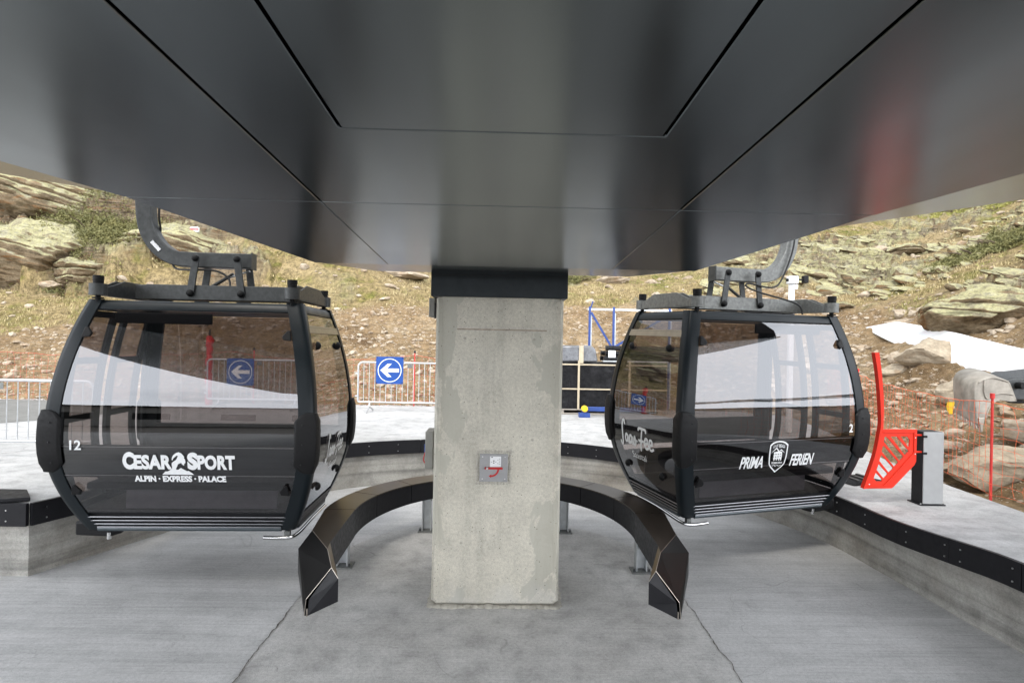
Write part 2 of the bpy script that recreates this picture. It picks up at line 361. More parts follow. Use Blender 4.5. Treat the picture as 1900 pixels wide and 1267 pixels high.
def hill(x, y, full=False):
    """height and masks of the mountainside outside the platform"""
    x = np.asarray(x, float); y = np.asarray(y, float)
    t1 = y-13.7; t2 = (x-6.3-.06*(y-6))*1.0
    k = 1.2; d = k*np.log(np.exp(np.clip(t1/k, -30, 30))+np.exp(np.clip(t2/k, -30, 30)))
    dw = d+.9*fbm(x*.22, y*.22, 3, 3)*np.clip(d*.3, 0, 1)
    rightm = sst(-1.5, 4.5, x-.33*y); leftm = sst(-2.0, -9.0, x)
    sl = .40+.12*rightm
    dd = np.maximum(dw, 0)
    z = .42 + sl*np.minimum(dd, 9) + (.30+.16*rightm)*np.clip(dd-9, 0, 200)
    # stepped rock bands on the left: cliffs with sloping tops
    rp = fbm(x*.16+3, y*.26, 4, 44); pm = sst(-.34, -.12, rp+.3*fbm(x*.6, y*.6, 3, 47))
    jag = dw+.9*fbm(x*.33, y*.33, 3, 301)+.35*fbm(x*1.1, y*1.1, 3, 305)
    f1a, f2a, ida = worley(x*.33, y*.33, 311); jag = jag+.9*(ida-.5)
    lz = 0
    for (d0, H, sl_, L_) in ((8.7, 1.2, .42, 2.9), (11.6, 1.0, .42, 2.9), (14.5, .9, .35, 3)):
        e = jag-d0; lz = lz + H*sst(0, .34, e) + sl_*np.clip(e, 0, L_) - .30*np.exp(-(e/.14)**2)
    z = z + leftm*(lz*pm+(1-pm)*.66*np.clip(jag-8.3, 0, 9))
    ang = x/np.maximum(y, 1)
    lim = np.interp(ang, [-1.2, -.85, -.5, -.2, .1, .45, .62, .8, 1.2], [4.6, 5.0, 6.2, 7.2, 8.2, 9.0, 6.3, 5.4, 5.0]) + 1.3*fbm(x*.35, y*.35, 4, 21)
    grass = sst(-.4, .5, d-lim)
    # rock outcrops
    rk = leftm*sst(8.4, 9.3, dw+.8*fbm(x*.3, y*.3, 3, 31))*(1-sst(19, 23, dw))
    rp = fbm(x*.16+3, y*.26, 4, 44)
    rk = np.maximum(rk*sst(-.32, -.18, rp+.3*fbm(x*.6, y*.6, 3, 47)), grass*rightm*sst(.03, .2, fbm(x*.2, y*.42, 3, 55)+.6*fbm(x*.9, y*1.6, 3, 57)))
    rk = np.maximum(rk, grass*(1-leftm)*(1-rightm)*sst(.30, .42, fbm(x*.3, y*.5, 4, 61)))
    # ledges: beds dipping gently, broken into blocks
    bed = z + .13*x + .5*fbm(x*.25, y*.25, 3, 71)
    def ledge(h, w, jit, seed, notch):
        q = bed/h+jit*fbm(x*.7/h, y*.7/h, 3, seed); fr = q-np.floor(q)
        return (sst(0, w, fr)-fr)*h - notch*h*(np.exp(-(fr/.07)**2)+np.exp(-((1-fr)/.07)**2))
    f1, f2, idv = worley(x*.75+.4*fbm(x, y, 2, 81), y*1.0, 83)
    blk = (idv-.5)*.5*sst(.02, .12, f2-f1) - .28*(1-sst(.0, .08, f2-f1))
    big = ledge(.8, .22, .6, 71, .12)*(.35*leftm+.34*rightm+.5*(1-leftm)*(1-rightm))
    z = z + rk*(big+ledge(.24, .3, .5, 77, .2)*.9+blk*(.18*rightm+.5*leftm+.3)+.22*fbm(x*2.2, y*2.2, 4, 91)+.10*vn(x*5, y*5, 93))
    z = z + (1-rk)*grass*(.22*fbm(x*.5, y*.5, 4, 95)+.07*fbm(x*2.4, y*2.4, 3, 97))
    dirt = (1-grass)
    f1, f2, idv = worley(x*1.7, y*1.7, 103)
    z = z + dirt*np.clip(dd*1.5, 0, 1)*(.22*fbm(x*.6, y*.6, 5, 101)+.07*fbm(x*3, y*3, 4, 105)+.10*(idv > .78)*sst(.5, .15, f1)*(.4+.6*rightm))
    if full: return z, grass, rk, d, rightm, leftm
    return z
def hit(px, py, dmin=5.5, dmax=70):
    d = ray(px, py); t = np.linspace(dmin, dmax, 2400)/d.y
    X = d.x*t; Y = d.y*t; Z = EYE+d.z*t
    H = hill(X, Y); i = np.argmax(Z < H)
    if not (Z < H).any(): i = len(t)-1
    return Vector((X[i], Y[i], H[i]))

# ------------------------------------------------------------------ ground, pit floor, platform, retaining wall
PLAT = .68
def _ss(a, b, x):
    t = min(1, max(0, (x-a)/(b-a))); return t*t*(3-2*t)
def PZ(x, y): return PLAT-.095*_ss(.5, 3.6, x)*_ss(4.2, 5.7, y)*_ss(11.5, 8.5, y)
def mat_ground():
    t = NT('gravel_ground'); t.base(t.ramp(t.noise(.8, 8, .7), [(.3, (.13, .12, .105)), (.7, (.22, .205, .185))])); t.rough(.95); t.bump(t.noise(30, 4), .6, .03); return t.m
g = MB(); n = 64
g.v = [(0, 0, -.08)]+[(900*math.cos(2*math.pi*i/n), 900*math.sin(2*math.pi*i/n), -.08) for i in range(n)]
g.f = [(0, 1+i, 1+(i+1) % n) for i in range(n)]
tag(g.build('ground', mat_ground()), kind='structure')
fl = MB().add([(-14, -9, 0), (9, -9, 0), (9, 12.5, 0), (-14, 12.5, 0)], [(0, 1, 2, 3)])
tag(fl.build('floor', M['floor']), kind='structure')
# raised island slab under the guide rail, its edge slightly ragged
isl = []
for i in range(61): isl.append((-1.72+.02*mnoise.noise(Vector((i*.35, 0, 0)))+.012*mnoise.noise(Vector((i*1.3, 3, 0))), -6+i*11.6/60))
for i in range(1, 30):
    a = math.pi-math.pi*i/30; isl.append((1.72*math.cos(a), 5.6+1.72*math.sin(a)))
for i in range(61): isl.append((1.71+.03*mnoise.noise(Vector((i*.35, 7, 0)))+.02*mnoise.noise(Vector((i*1.3, 9, 0))), 5.6-i*11.6/60))
s = MB(); s.f = [tuple(range(len(isl)))]; s.v = [(x, y, .005) for x, y in isl]
tag(s.build('floor_island', M['island'], fix=False), kind='structure')
cr = MB()
for pts in (isl[:61], isl[-61:]):
    P = []
    for i in range(len(pts)-1):
        for k in range(10):
            t = k/10; x = pts[i][0]*(1-t)+pts[i+1][0]*t; y = pts[i][1]*(1-t)+pts[i+1][1]*t
            P.append((x+.012*mnoise.noise(Vector((y*9, x, 0)))+.008*mnoise.noise(Vector((y*31, x, 2))), y))
    w = [max(.0012, .003+.007*mnoise.noise(Vector((p[1]*2.1, p[0]*3, 5)))+.004*mnoise.noise(Vector((p[1]*17, p[0]*3, 6)))) for p in P]
    b = len(cr.v)
    for p, q in zip(P, w): cr.v += [(p[0]-q, p[1], .0095), (p[0]+q, p[1], .0095)]
    for i in range(len(P)-1): cr.f.append((b+2*i, b+2*i+1, b+2*i+3, b+2*i+2))
tag(cr.build('floor_joint', mat_plain('joint_dirt', (.14, .13, .115), .95, 0, .4, 40), fix=False), kind='structure')

arc = catmull([(-4.4, 5.44, 0), (-3.9, 6.55, 0), (-3.35, 7.55, 0), (-2.4, 8.65, 0), (-1.1, 9.2, 0), (.3, 9.3, 0), (1.7, 8.95, 0), (2.9, 8.3, 0), (3.55, 7.6, 0), (3.9, 6.6, 0), (3.97, 5.7, 0), (3.99, 5.2, 0), (4.0, 4.7, 0), (4.03, 4.2, 0), (4.08, 2, 0), (4.15, -2, 0), (4.2, -9, 0)], 10)
wallp = [Vector((-13.9, 5.44, 0))]+[p for p in arc]
outer = [(6.3, -9), (5.6, -2), (5.55, 5), (5.72, 7), (6.25, 10), (6.9, 13.8), (-30, 13.8), (-30, 5.44)]
poly = [(p.x, p.y) for p in wallp]+outer
pl = MB()
pl.v = [(x, y, PLAT) for x, y in poly]; pl.f = [tuple(range(len(poly)))]
nw = len(wallp); no = len(poly)
for i in range(nw-1, no-1):
    b = len(pl.v); (x0, y0), (x1, y1) = poly[i], poly[i+1]
    pl.add([(x0, y0, PLAT), (x1, y1, PLAT), (x1, y1, -.3), (x0, y0, -.3)], [(0, 1, 2, 3)])
plo = pl.build('platform', M['platform'], fix=False); bm = bmesh.new(); bm.from_mesh(plo.data)
for ax, vals in (('x', [.5, 1.2, 1.9, 2.6, 3.2, 3.7, 4.5, 5.2]), ('y', [4.2, 4.5, 4.8, 5.1, 5.4, 5.7, 8.5, 9.2, 10, 10.8, 11.5])):
    for v_ in vals: bmesh.ops.bisect_plane(bm, geom=bm.verts[:]+bm.edges[:]+bm.faces[:], plane_co=(v_, v_, 0), plane_no=(1, 0, 0) if ax == 'x' else (0, 1, 0))
bmesh.ops.triangulate(bm, faces=bm.faces[:])
for v_ in bm.verts:
    if v_.co.z > .5: v_.co.z = PZ(v_.co.x, v_.co.y)
bm.to_mesh(plo.data); bm.free(); tag(plo, kind='structure')
asp = MB().add([(-30, 8.9, PLAT+.004), (-9.6, 9.2, PLAT+.004), (-7.9, 11.3, PLAT+.004), (-8.3, 13.79, PLAT+.004), (-30, 13.79, PLAT+.004)], [(0, 1, 2, 3, 4)])
tag(asp.build('road', M['asphalt'], fix=False), kind='structure')
# gravel strip between slab and hillside
def mat_gravel():
    t = NT('white_gravel'); v = t.voro(22, out='Color'); c = t.ramp(t.voro(22), [(.05, (.62, .6, .58)), (.5, (.4, .37, .34)), (.7, (.12, .1, .09))])
    t.base(c); t.rough(.95); t.bump(t.voro(22), .8, .03); return t.m
gs = MB()
gs.grid(lambda u, v: (-24+31*u, 13.8+.9*v, .67+.05*mnoise.noise(Vector((u*90, v*4, 0)))-.05*v), 160, 5)
tag(gs.build('gravel_strip', mat_gravel(), smooth=True), kind='structure')

# retaining wall: a thing with its black edge trim boards
rw = empty('retaining_wall', (0, 0, 0), label='low board-marked concrete retaining wall curving round the pit with black edge boards', cat='wall')
w = MB(); nseg = len(wallp)
for i, p in enumerate(wallp): w.v += [(p.x, p.y, -.02), (p.x, p.y, PZ(p.x, p.y)-.002)]
for i in range(nseg-1): w.f.append((2*i, 2*i+2, 2*i+3, 2*i+1))
w.build('wall_face', M['wall'], rw, fix=False)
# edge boards: runs of the path, boards hang 0.2 m and stand slightly off the wall
def boards(path, tname='edge_board', h0=.20, off=.018, drop=0):
    P = [Vector(p) for p in path]; n = len(P)
    m = MB()
    for i in range(n):
        d = (P[min(i+1, n-1)]-P[max(i-1, 0)]).normalized(); nrm = Vector((d.y, -d.x, 0))
        pz = PZ(P[i].x, P[i].y)
        for (o, z) in ((.003, pz+.012), (off+.022, pz+.012), (off+.022, pz-h0), (.003, pz-h0)): m.v.append(tuple(P[i]+nrm*o+Vector((0, 0, z))))
    for i in range(n-1):
        for j in range(4): m.f.append((4*i+j, 4*i+(j+1) % 4, 4*i+4+(j+1) % 4, 4*i+4+j))
    m.f += [(0, 1, 2, 3), (4*n-4, 4*n-1, 4*n-2, 4*n-3)]
    o = m.build(tname, M['rubber'], rw)
    L = sum((P[i+1]-P[i]).length for i in range(n-1)); b = MB(); acc = 0; nxt = .12
    for i in range(n-1):
        sl = (P[i+1]-P[i]).length
        while nxt < acc+sl:
            t = (nxt-acc)/sl; p = P[i].lerp(P[i+1], t); d = (P[i+1]-P[i]).normalized(); nrm = Vector((d.y, -d.x, 0))
            for dz in (-.05, -.15): b.cyl(p+nrm*(off+.02)+Vector((0, 0, PZ(p.x, p.y)+dz)), p+nrm*(off+.028)+Vector((0, 0, PZ(p.x, p.y)+dz)), .007, 8)
            nxt += .46
        acc += sl
    if b.v: b.build('screw_heads', M['alu'], o)
bl = [wallp[0].lerp(wallp[1], t/3) for t in range(4)]
boards(bl)
idx = list(range(1, nseg, 13))
for a, b in zip(idx, idx[1:]+[nseg-1]):
    if b > a:
        seg = wallp[a:b+1]
        boards([seg[0].lerp(seg[1], .03)]+seg[1:-1]+[seg[-2].lerp(seg[-1], .97)])
# capping angle lying on the left block
kk = MB().prism([(-8, 5.43, PLAT+.013), (-4.62, 5.43, PLAT+.013), (-4.44, 5.5, PLAT+.013), (-4.7, 5.78, PLAT+.013), (-8, 5.78, PLAT+.013)], (0, 0, .035)); kk.build('capping_plate', M['rubber'], rw, bevel=.006)

# ------------------------------------------------------------------ mountainside
def mat_hill():
    t = NT('alpine_hillside'); at = t.node('ShaderNodeVertexColor'); at.layer_name = 'mask'
    sp = t.node('ShaderNodeSeparateColor'); t.link(at.outputs['Color'], sp.inputs[0]); gr, rk, mo = sp.outputs
    v = t.obj()
    # bare dug earth with stones
    d1 = t.noise(.55, 7, .62, v, .5); dirt = t.ramp(d1, [(.28, (.17, .11, .06)), (.45, (.31, .22, .125)), (.6, (.39, .295, .18)), (.75, (.47, .385, .265))])
    d2 = t.noise(5.5, 6, .7, v); dirt = t.mix(.75, dirt, t.ramp(d2, [(.36, .42), (.5, .92), (.63, 1.3)]), 'MULTIPLY')
    for sc, th, cc in ((5.2, .26, (.60, .54, .44)), (12, .25, (.66, .60, .50)), (27, .27, (.62, .55, .44))):
        vo = t.voro(sc, t.obj((1, 1, 1.3), (0, 0, sc))); vc = t.voro(sc, t.obj((1, 1, 1.3), (0, 0, sc)), out='Color')
        s2 = t.node('ShaderNodeSeparateColor'); t.link(vc, s2.inputs[0])
        f = t.math('MULTIPLY', t.ramp(vo, [(th-.06, 1), (th, 0)]), t.ramp(s2.outputs[0], [(.55, 0), (.6, 1)]))
        dirt = t.mix(t.math('MULTIPLY', f, .85), dirt, cc)
    # turf: straw and green
    g1 = t.noise(.45, 6, .65, v, .3); turf = t.ramp(g1, [(.29, (.12, .15, .03)), (.38, (.24, .225, .07)), (.46, (.36, .285, .145)), (.70, (.44, .355, .215))])
    g2 = t.noise(7, 6, .75, t.obj((1, 1, .45))); turf = t.mix(.8, turf, t.ramp(g2, [(.38, .3), (.5, .9), (.62, 1.4)]), 'MULTIPLY')
    g3 = t.noise(30, 4, .7, t.obj((1.6, 1.6, .5))); turf = t.mix(.6, turf, t.ramp(g3, [(.36, .45), (.6, 1.3)]), 'MULTIPLY')
    # rock: pale lichen on the tops, rusty bedded faces, dark joints
    gn = t.node('ShaderNodeNewGeometry'); sx = t.node('ShaderNodeSeparateXYZ'); t.link(gn.outputs['True Normal'], sx.inputs[0])
    steep = t.ramp(sx.outputs[2], [(.22, 1), (.48, 0)])
    vs = t.obj((.45, .45, 5.5), (.05, -.12, 0)); r1 = t.noise(.9, 8, .7, vs, .6)
    topc = t.ramp(t.noise(.8, 8, .72, v, .5), [(.3, (.17, .15, .10)), (.41, (.31, .28, .20)), (.49, (.47, .45, .24)), (.58, (.44, .415, .29)), (.66, (.33, .30, .23)), (.75, (.24, .19, .13))])
    facec = t.ramp(r1, [(.3, (.07, .05, .032)), (.42, (.20, .15, .10)), (.52, (.30, .25, .18)), (.62, (.27, .16, .08)), (.74, (.36, .31, .24))])
    rock = t.mix(steep, topc, facec)
    ru = t.noise(.55, 6, .7, t.obj((.6, .6, 2.2)), .5); rock = t.mix(t.ramp(ru, [(.60, 0), (.68, .8)]), rock, (.30, .155, .07))
    bd = t.noise(2.6, 7, .72, t.obj((.30, .30, 5.5), (.06, -.14, 0)), .7); rock = t.mix(.85, rock, t.ramp(bd, [(.38, .22), (.45, .85), (.65, 1.15)]), 'MULTIPLY')
    rock = t.mix(.75, rock, t.ramp(t.noise(9, 7, .78, v), [(.38, .3), (.5, .92), (.62, 1.25)]), 'MULTIPLY')
    c = t.mix(gr, dirt, turf); c = t.mix(rk, c, rock); c = t.mix(1.0, c, (.77, .745, .71), 'MULTIPLY'); t.base(c); t.rough(.95); t.p.inputs['Specular IOR Level'].default_value = .15
    hb = t.math('ADD', t.math('MULTIPLY', d2, .6), t.math('MULTIPLY', bd, .8)); hb = t.math('ADD', hb, t.math('MULTIPLY', g2, .5)); hb = t.math('ADD', hb, t.math('MULTIPLY', g3, .3))
    t.bump(hb, .9, .12); return t.m
NA, NR = 1250, 620
aa = np.linspace(R(-58), R(58), NA); rr = 6.2*(75/6.2)**(np.linspace(0, 1, NR))
A, RR = np.meshgrid(aa, rr); X = RR*np.sin(A); Y = RR*np.cos(A)
Z, G, K, D, RM, LM = hill(X, Y, True)
raw = np.maximum(Y-13.7, X-6.3-.06*(Y-6)); Z = Z-1.4*sst(-.25, -1.6, raw)
Vs = np.stack([X, Y, Z], -1).reshape(-1, 3)
i, j = np.meshgrid(np.arange(NR-1), np.arange(NA-1), indexing='ij'); b = (i*NA+j).ravel()
F = np.stack([b, b+1, b+NA+1, b+NA], -1)
keep = (raw.ravel()[F].max(1) > -2.0); F = F[keep]
me = bpy.data.meshes.new('hillside'); me.vertices.add(len(Vs)); me.vertices.foreach_set('co', Vs.ravel().astype(np.float32))
me.loops.add(F.size); me.loops.foreach_set('vertex_index', F.ravel().astype(np.int32))
me.polygons.add(len(F)); me.polygons.foreach_set('loop_start', (np.arange(len(F))*4).astype(np.int32)); me.polygons.foreach_set('loop_total', np.full(len(F), 4, np.int32))
me.update(); me.polygons.foreach_set('use_smooth', np.ones(len(F), bool))
ca = me.color_attributes.new('mask', 'FLOAT_COLOR', 'POINT')
ca.data.foreach_set('color', np.stack([G, K, LM, np.ones_like(G)], -1).reshape(-1).astype(np.float32))
hs = bpy.data.objects.new('hillside', me); col.objects.link(hs); me.materials.append(mat_hill()); tag(hs, kind='structure')

# snow mountain and pasture behind the photographer (seen mirrored in the cabin windows)
mt = MB()
def mnt(u, v):
    a = R(100+160*u); r = 170+160*v
    h = 13*max(0, 1-u*2.2)*(1+.35*mnoise.noise(Vector((u*23, 5, v))))+(3+v*9*(1+.5*mnoise.noise(Vector((u*7, 1, 0)))))+(3*mnoise.noise(Vector((u*16, v*5, 2)))+1.5*mnoise.noise(Vector((u*50, v*14, 4))))*min(1, v*3)
    return (r*math.sin(a), r*math.cos(a), h-5)
mt.grid(mnt, 150, 24)
def mat_far():
    t = NT('snow_mountain'); v = t.obj(); n = t.noise(.06, 8, .65, v); gz = t.node('ShaderNodeNewGeometry')
    c = t.ramp(n, [(.44, (.09, .085, .075)), (.54, (.7, .72, .75))]); t.base(c); t.rough(.9); return t.m
tag(mt.build('mountains', mat_far(), smooth=True), kind='structure')

def mat_snow():
    t = NT('old_snow'); n = t.noise(2.5, 6, .6); t.base(t.ramp(n, [(.3, (.72, .72, .72)), (.6, (.86, .87, .88))])); t.rough(.6); t.bump(t.noise(9, 5, .6), .25, .05)
    t.p.inputs['Subsurface Weight'].default_value = .1; return t.m
top = [(1604, 603), (1690, 610), (1800, 640), (1910, 668), (1990, 690), (2200, 745)]; bot = [(1606, 607), (1645, 634), (1698, 655), (1775, 668), (1850, 700), (1990, 750), (2200, 800)]
def interp(pts, n):
    P = [Vector((p[0], p[1], 0)) for p in pts]; C = catmull(P, 10); L = [0]
    for a, b in zip(C, C[1:]): L.append(L[-1]+(b-a).length)
    out = []
    for i in range(n+1):
        s = L[-1]*i/n; k = max(0, min(len(C)-2, next((q for q in range(len(L)-1) if L[q+1] >= s), len(C)-2)))
        t = (s-L[k])/max(1e-6, L[k+1]-L[k]); out.append(C[k].lerp(C[k+1], t))
    return out
NS = 60
wt = [hit(p.x, p.y) for p in interp(top, NS)]; wb = [hit(p.x, p.y) for p in interp(bot, NS)]
for _ in range(60):
    for L in (wt, wb):
        for k in range(1, NS): L[k] = (L[k-1]+L[k]*2+L[k+1])/4
sn = MB(); grid = []
for k in range(NS+1):
    for q in range(13):
        v = q/12; p = wb[k].lerp(wt[k], v); jx = .07*mnoise.noise(Vector((k*.22, q*.3, 1)))
        p = Vector((p.x+jx, p.y+jx, 0)); base = wb[k].z*(1-v)+wt[k].z*v
        sn.v.append((p.x, p.y, base+.34*min(1, 4*v, 4*(1-v))*min(1, k*.15)-.06+.012*mnoise.noise(Vector((k*.3, q*.4, 3)))))
for k in range(NS):
    for q in range(12): sn.f.append((k*13+q, k*13+q+1, (k+1)*13+q+1, (k+1)*13+q))
tag(sn.build('snow_patch', mat_snow(), smooth=True), kind='structure')

# ------------------------------------------------------------------ loose stones, turf, shrubs, boulders on the hillside
ICO = bmesh.new(); bmesh.ops.create_icosphere(ICO, subdivisions=1, radius=1); ICO.verts.ensure_lookup_table()
iv = np.array([v.co[:] for v in ICO.verts]); ifc = np.array([[v.index for v in f.verts] for f in ICO.faces]); ICO.free()
def mat_stone(name, a, b, c):
    t = NT(name); v = t.obj(); n = t.noise(1.7, 7, .7, t.obj((1, 1, 2.5)), .5); cc = t.ramp(n, [(.3, a), (.5, b), (.7, c)])
    cc = t.mix(.7, cc, t.ramp(t.noise(12, 5, .7), [(.3, .55), (.6, 1.12)]), 'MULTIPLY')
    cc = t.mix(t.ramp(t.noise(1.1, 6, .7), [(.56, 0), (.66, .6)]), cc, (.32, .19, .09))
    t.base(cc); t.rough(.92); t.bump(t.noise(6, 6, .7, t.obj((.6, .6, 3))), .6, .05); return t.m
M['stone'] = mat_stone('pale_stone', (.24, .185, .125), (.37, .30, .22), (.50, .44, .35))
M['boulder'] = mat_stone('boulder_rock', (.22, .175, .12), (.37, .31, .225), (.49, .43, .33))
SA = np.array([((a.x+b.x)/2, (a.y+b.y)/2, (a-b).length/2) for a, b in zip(wt, wb)])
def off_snow(x, y):
    m = np.ones(len(x), bool)
    for cx_, cy_, hw_ in SA: m &= np.hypot(x-cx_, y-cy_) > hw_*.95+.05
    return m
def scatter_pts(n, amin, amax, rmin, rmax, cond):
    a = RNG.uniform(R(amin), R(amax), n); r = rmin*(rmax/rmin)**RNG.uniform(0, 1, n); x = r*np.sin(a); y = r*np.cos(a)
    z, gg, kk_, d, rm, lm = hill(x, y, True); m = cond(x, y, gg, kk_, d, rm, lm) & off_snow(x, y); return x[m], y[m], z[m]
ICO = bmesh.new(); bmesh.ops.create_icosphere(ICO, subdivisions=2, radius=1); ICO.verts.ensure_lookup_table()
iv2 = np.array([v.co[:] for v in ICO.verts]); ifc2 = np.array([[v.index for v in f.verts] for f in ICO.faces]); ICO.free()
def stones(n, smin, smax, pw, cond, rmin=8, rmax=40, fine=False):
    iv, ifc = (iv2, ifc2) if fine else (globals()['iv'], globals()['ifc'])
    x, y, z = scatter_pts(n, -50, 50, rmin, rmax, cond); k = len(x)
    s = smin*(smax/smin)**(RNG.uniform(0, 1, k)**pw)
    sc = np.stack([s*RNG.uniform(.8, 1.5, k), s*RNG.uniform(.7, 1.2, k), s*RNG.uniform(.4, .8, k)], -1)
    if fine:
        v = np.repeat(iv[None], k, 0)
        for _ in range(7):      # knock flat facets off every stone
            nn_ = RNG.normal(0, 1, (k, 1, 3)); nn_ /= np.linalg.norm(nn_, axis=2, keepdims=True); e_ = (v*nn_).sum(2, keepdims=True)-RNG.uniform(.5, .85, (k, 1, 1)); v = v-nn_*np.maximum(e_, 0)*.9
        v = v*(1+RNG.uniform(-.05, .05, (k, len(iv), 1)))*sc[:, None]
    else: v = iv[None]*(1+RNG.uniform(-.28, .28, (k, len(iv), 1)))*sc[:, None]
    th = RNG.uniform(0, 6.28, k); c, q = np.cos(th)[:, None], np.sin(th)[:, None]
    v = np.stack([v[..., 0]*c-v[..., 1]*q, v[..., 0]*q+v[..., 1]*c, v[..., 2]+.15*v[..., 0]], -1)
    v = v+np.stack([x, y, z+s*.12], -1)[:, None]
    f = ifc[None]+(np.arange(k)*len(iv))[:, None, None]; return v.reshape(-1, 3), f.reshape(-1, 3)
def np_mesh(name, v, f, mat, smooth=False):
    me = bpy.data.meshes.new(name); me.from_pydata(v.tolist(), [], f.tolist()); me.materials.append(mat)
    if smooth: me.polygons.foreach_set('use_smooth', [True]*len(me.polygons))
    o = bpy.data.objects.new(name, me); col.objects.link(o); return o
v1, f1 = stones(34000, .014, .13, 3.0, lambda x, y, g_, k_, d, rm, lm: (d > .35) & (g_ < .5))
v2, f2 = stones(3600, .04, .34, 3.0, lambda x, y, g_, k_, d, rm, lm: (d > .35) & (g_ < .7) & (rm > .3), fine=True)
v3, f3 = stones(2600, .05, .28, 2.4, lambda x, y, g_, k_, d, rm, lm: (g_ > .5) & (k_ < .3), fine=True)
off1 = len(v1); off2 = off1+len(v2)
tag(np_mesh('loose_stones', np.concatenate([v1, v2, v3]), np.concatenate([f1, f2+off1, f3+off2]), M['stone']), kind='stuff')
# grass tussocks: tufts of thin blades
x, y, z = scatter_pts(46000, -50, 50, 11, 46, lambda x, y, g_, k_, d, rm, lm: (g_ > .35) & ((k_ < .35) | (RNG.uniform(0, 1, len(x)) < .12)) & (fbm(x*.8, y*.8, 3, 201) > -.15))
k = len(x); NB = 7
h = RNG.uniform(.05, .15, k); th = RNG.uniform(0, 6.28, (k, NB)); ln = RNG.uniform(.4, 1.1, (k, NB)); bx = RNG.uniform(-.12, .12, (k, NB)); by = RNG.uniform(-.12, .12, (k, NB)); hh = h[:, None]*RNG.uniform(.5, 1.1, (k, NB)); wd = RNG.uniform(.010, .022, (k, NB))
px_ = x[:, None]+bx; py_ = y[:, None]+by
p0 = np.stack([px_-np.sin(th)*wd, py_+np.cos(th)*wd, z[:, None]-.03+0*th], -1); p1 = np.stack([px_+np.sin(th)*wd, py_-np.cos(th)*wd, z[:, None]-.03+0*th], -1)
p2 = np.stack([px_+np.cos(th)*ln*hh, py_+np.sin(th)*ln*hh, z[:, None]+hh], -1)
v = np.stack([p0, p1, p2], 2).reshape(-1, 3); f = np.arange(len(v)).reshape(-1, 3)
def mat_grass():
    t = NT('dry_tussock_grass'); n = t.noise(.5, 5, .6); c = t.ramp(n, [(.30, (.15, .19, .045)), (.40, (.28, .26, .09)), (.49, (.41, .33, .17)), (.7, (.46, .37, .21))])
    c = t.mix(.6, c, t.ramp(t.noise(9, 3), [(.3, .55), (.65, 1.2)]), 'MULTIPLY'); t.base(c); t.rough(.85); return t.m
tag(np_mesh('grass', v, f, mat_grass()), kind='stuff')

def boulder(px, py, s, label, seed, flat=.6, mat='boulder', ax=1.4, sink=.25):
    p = hit(px, py); bm = bmesh.new(); bmesh.ops.create_icosphere(bm, subdivisions=4, radius=1)
    rs = random.Random(seed); pl = []
    for _ in range(11):
        nrm = Vector((rs.uniform(-1, 1), rs.uniform(-1, 1), rs.uniform(-.8, 1))).normalized(); pl.append((nrm, rs.uniform(.55, .9)))
    for v in bm.verts:
        q = v.co.copy()
        for nrm, dd in pl:
            e = q.dot(nrm)-dd
            if e > 0: q -= nrm*e*.92
        q += v.co*(.10*mnoise.noise(q*2.2+Vector((seed, 0, 0)))+.05*mnoise.noise(Vector((q.x*2, q.y*2, q.z*9))+Vector((seed, 3, 0))))
        v.co = Vector((q.x*s*ax, q.y*s, q.z*s*flat))
    me = bpy.data.meshes.new('boulder'); bm.to_mesh(me); bm.free(); me.materials.append(M[mat]); smooth_by_angle(me, R(28))
    o = bpy.data.objects.new('boulder', me); col.objects.link(o); o.location = p+Vector((0, 0, s*flat*(.5-sink))); o.rotation_euler = (rs.uniform(-.1, .1), rs.uniform(-.15, .15), rs.uniform(-.6, .6))
    tag(o, label, 'boulder', 'boulders on the mountainside')
boulder(1722, 668, .62, 'large tan boulder half buried just below the snow patch', 1, .7)
boulder(1868, 880, .55, 'big pale slab boulder behind the red net post at the right edge', 2, .55)
boulder(1783, 735, .34, 'rounded boulder in the dirt above the yellow flag', 4, .7)
boulder(1660, 690, .28, 'stone block beside the top of the red gate fin', 6, .6)
boulder(96, 537, .40, 'lone pale oval boulder on the grass left of the left cabin roof', 8, .5, 'stone')
boulder(1130, 523, .75, 'flat grey boulder on the hillside right of the concrete column cap', 9, .35, 'stone')
boulder(755, 512, .70, 'flat pale boulder on the hillside left of the concrete column cap', 10, .3, 'stone')
boulder(1800, 880, .30, 'small grey boulder behind the net, right of the grey pillar', 13, .6)

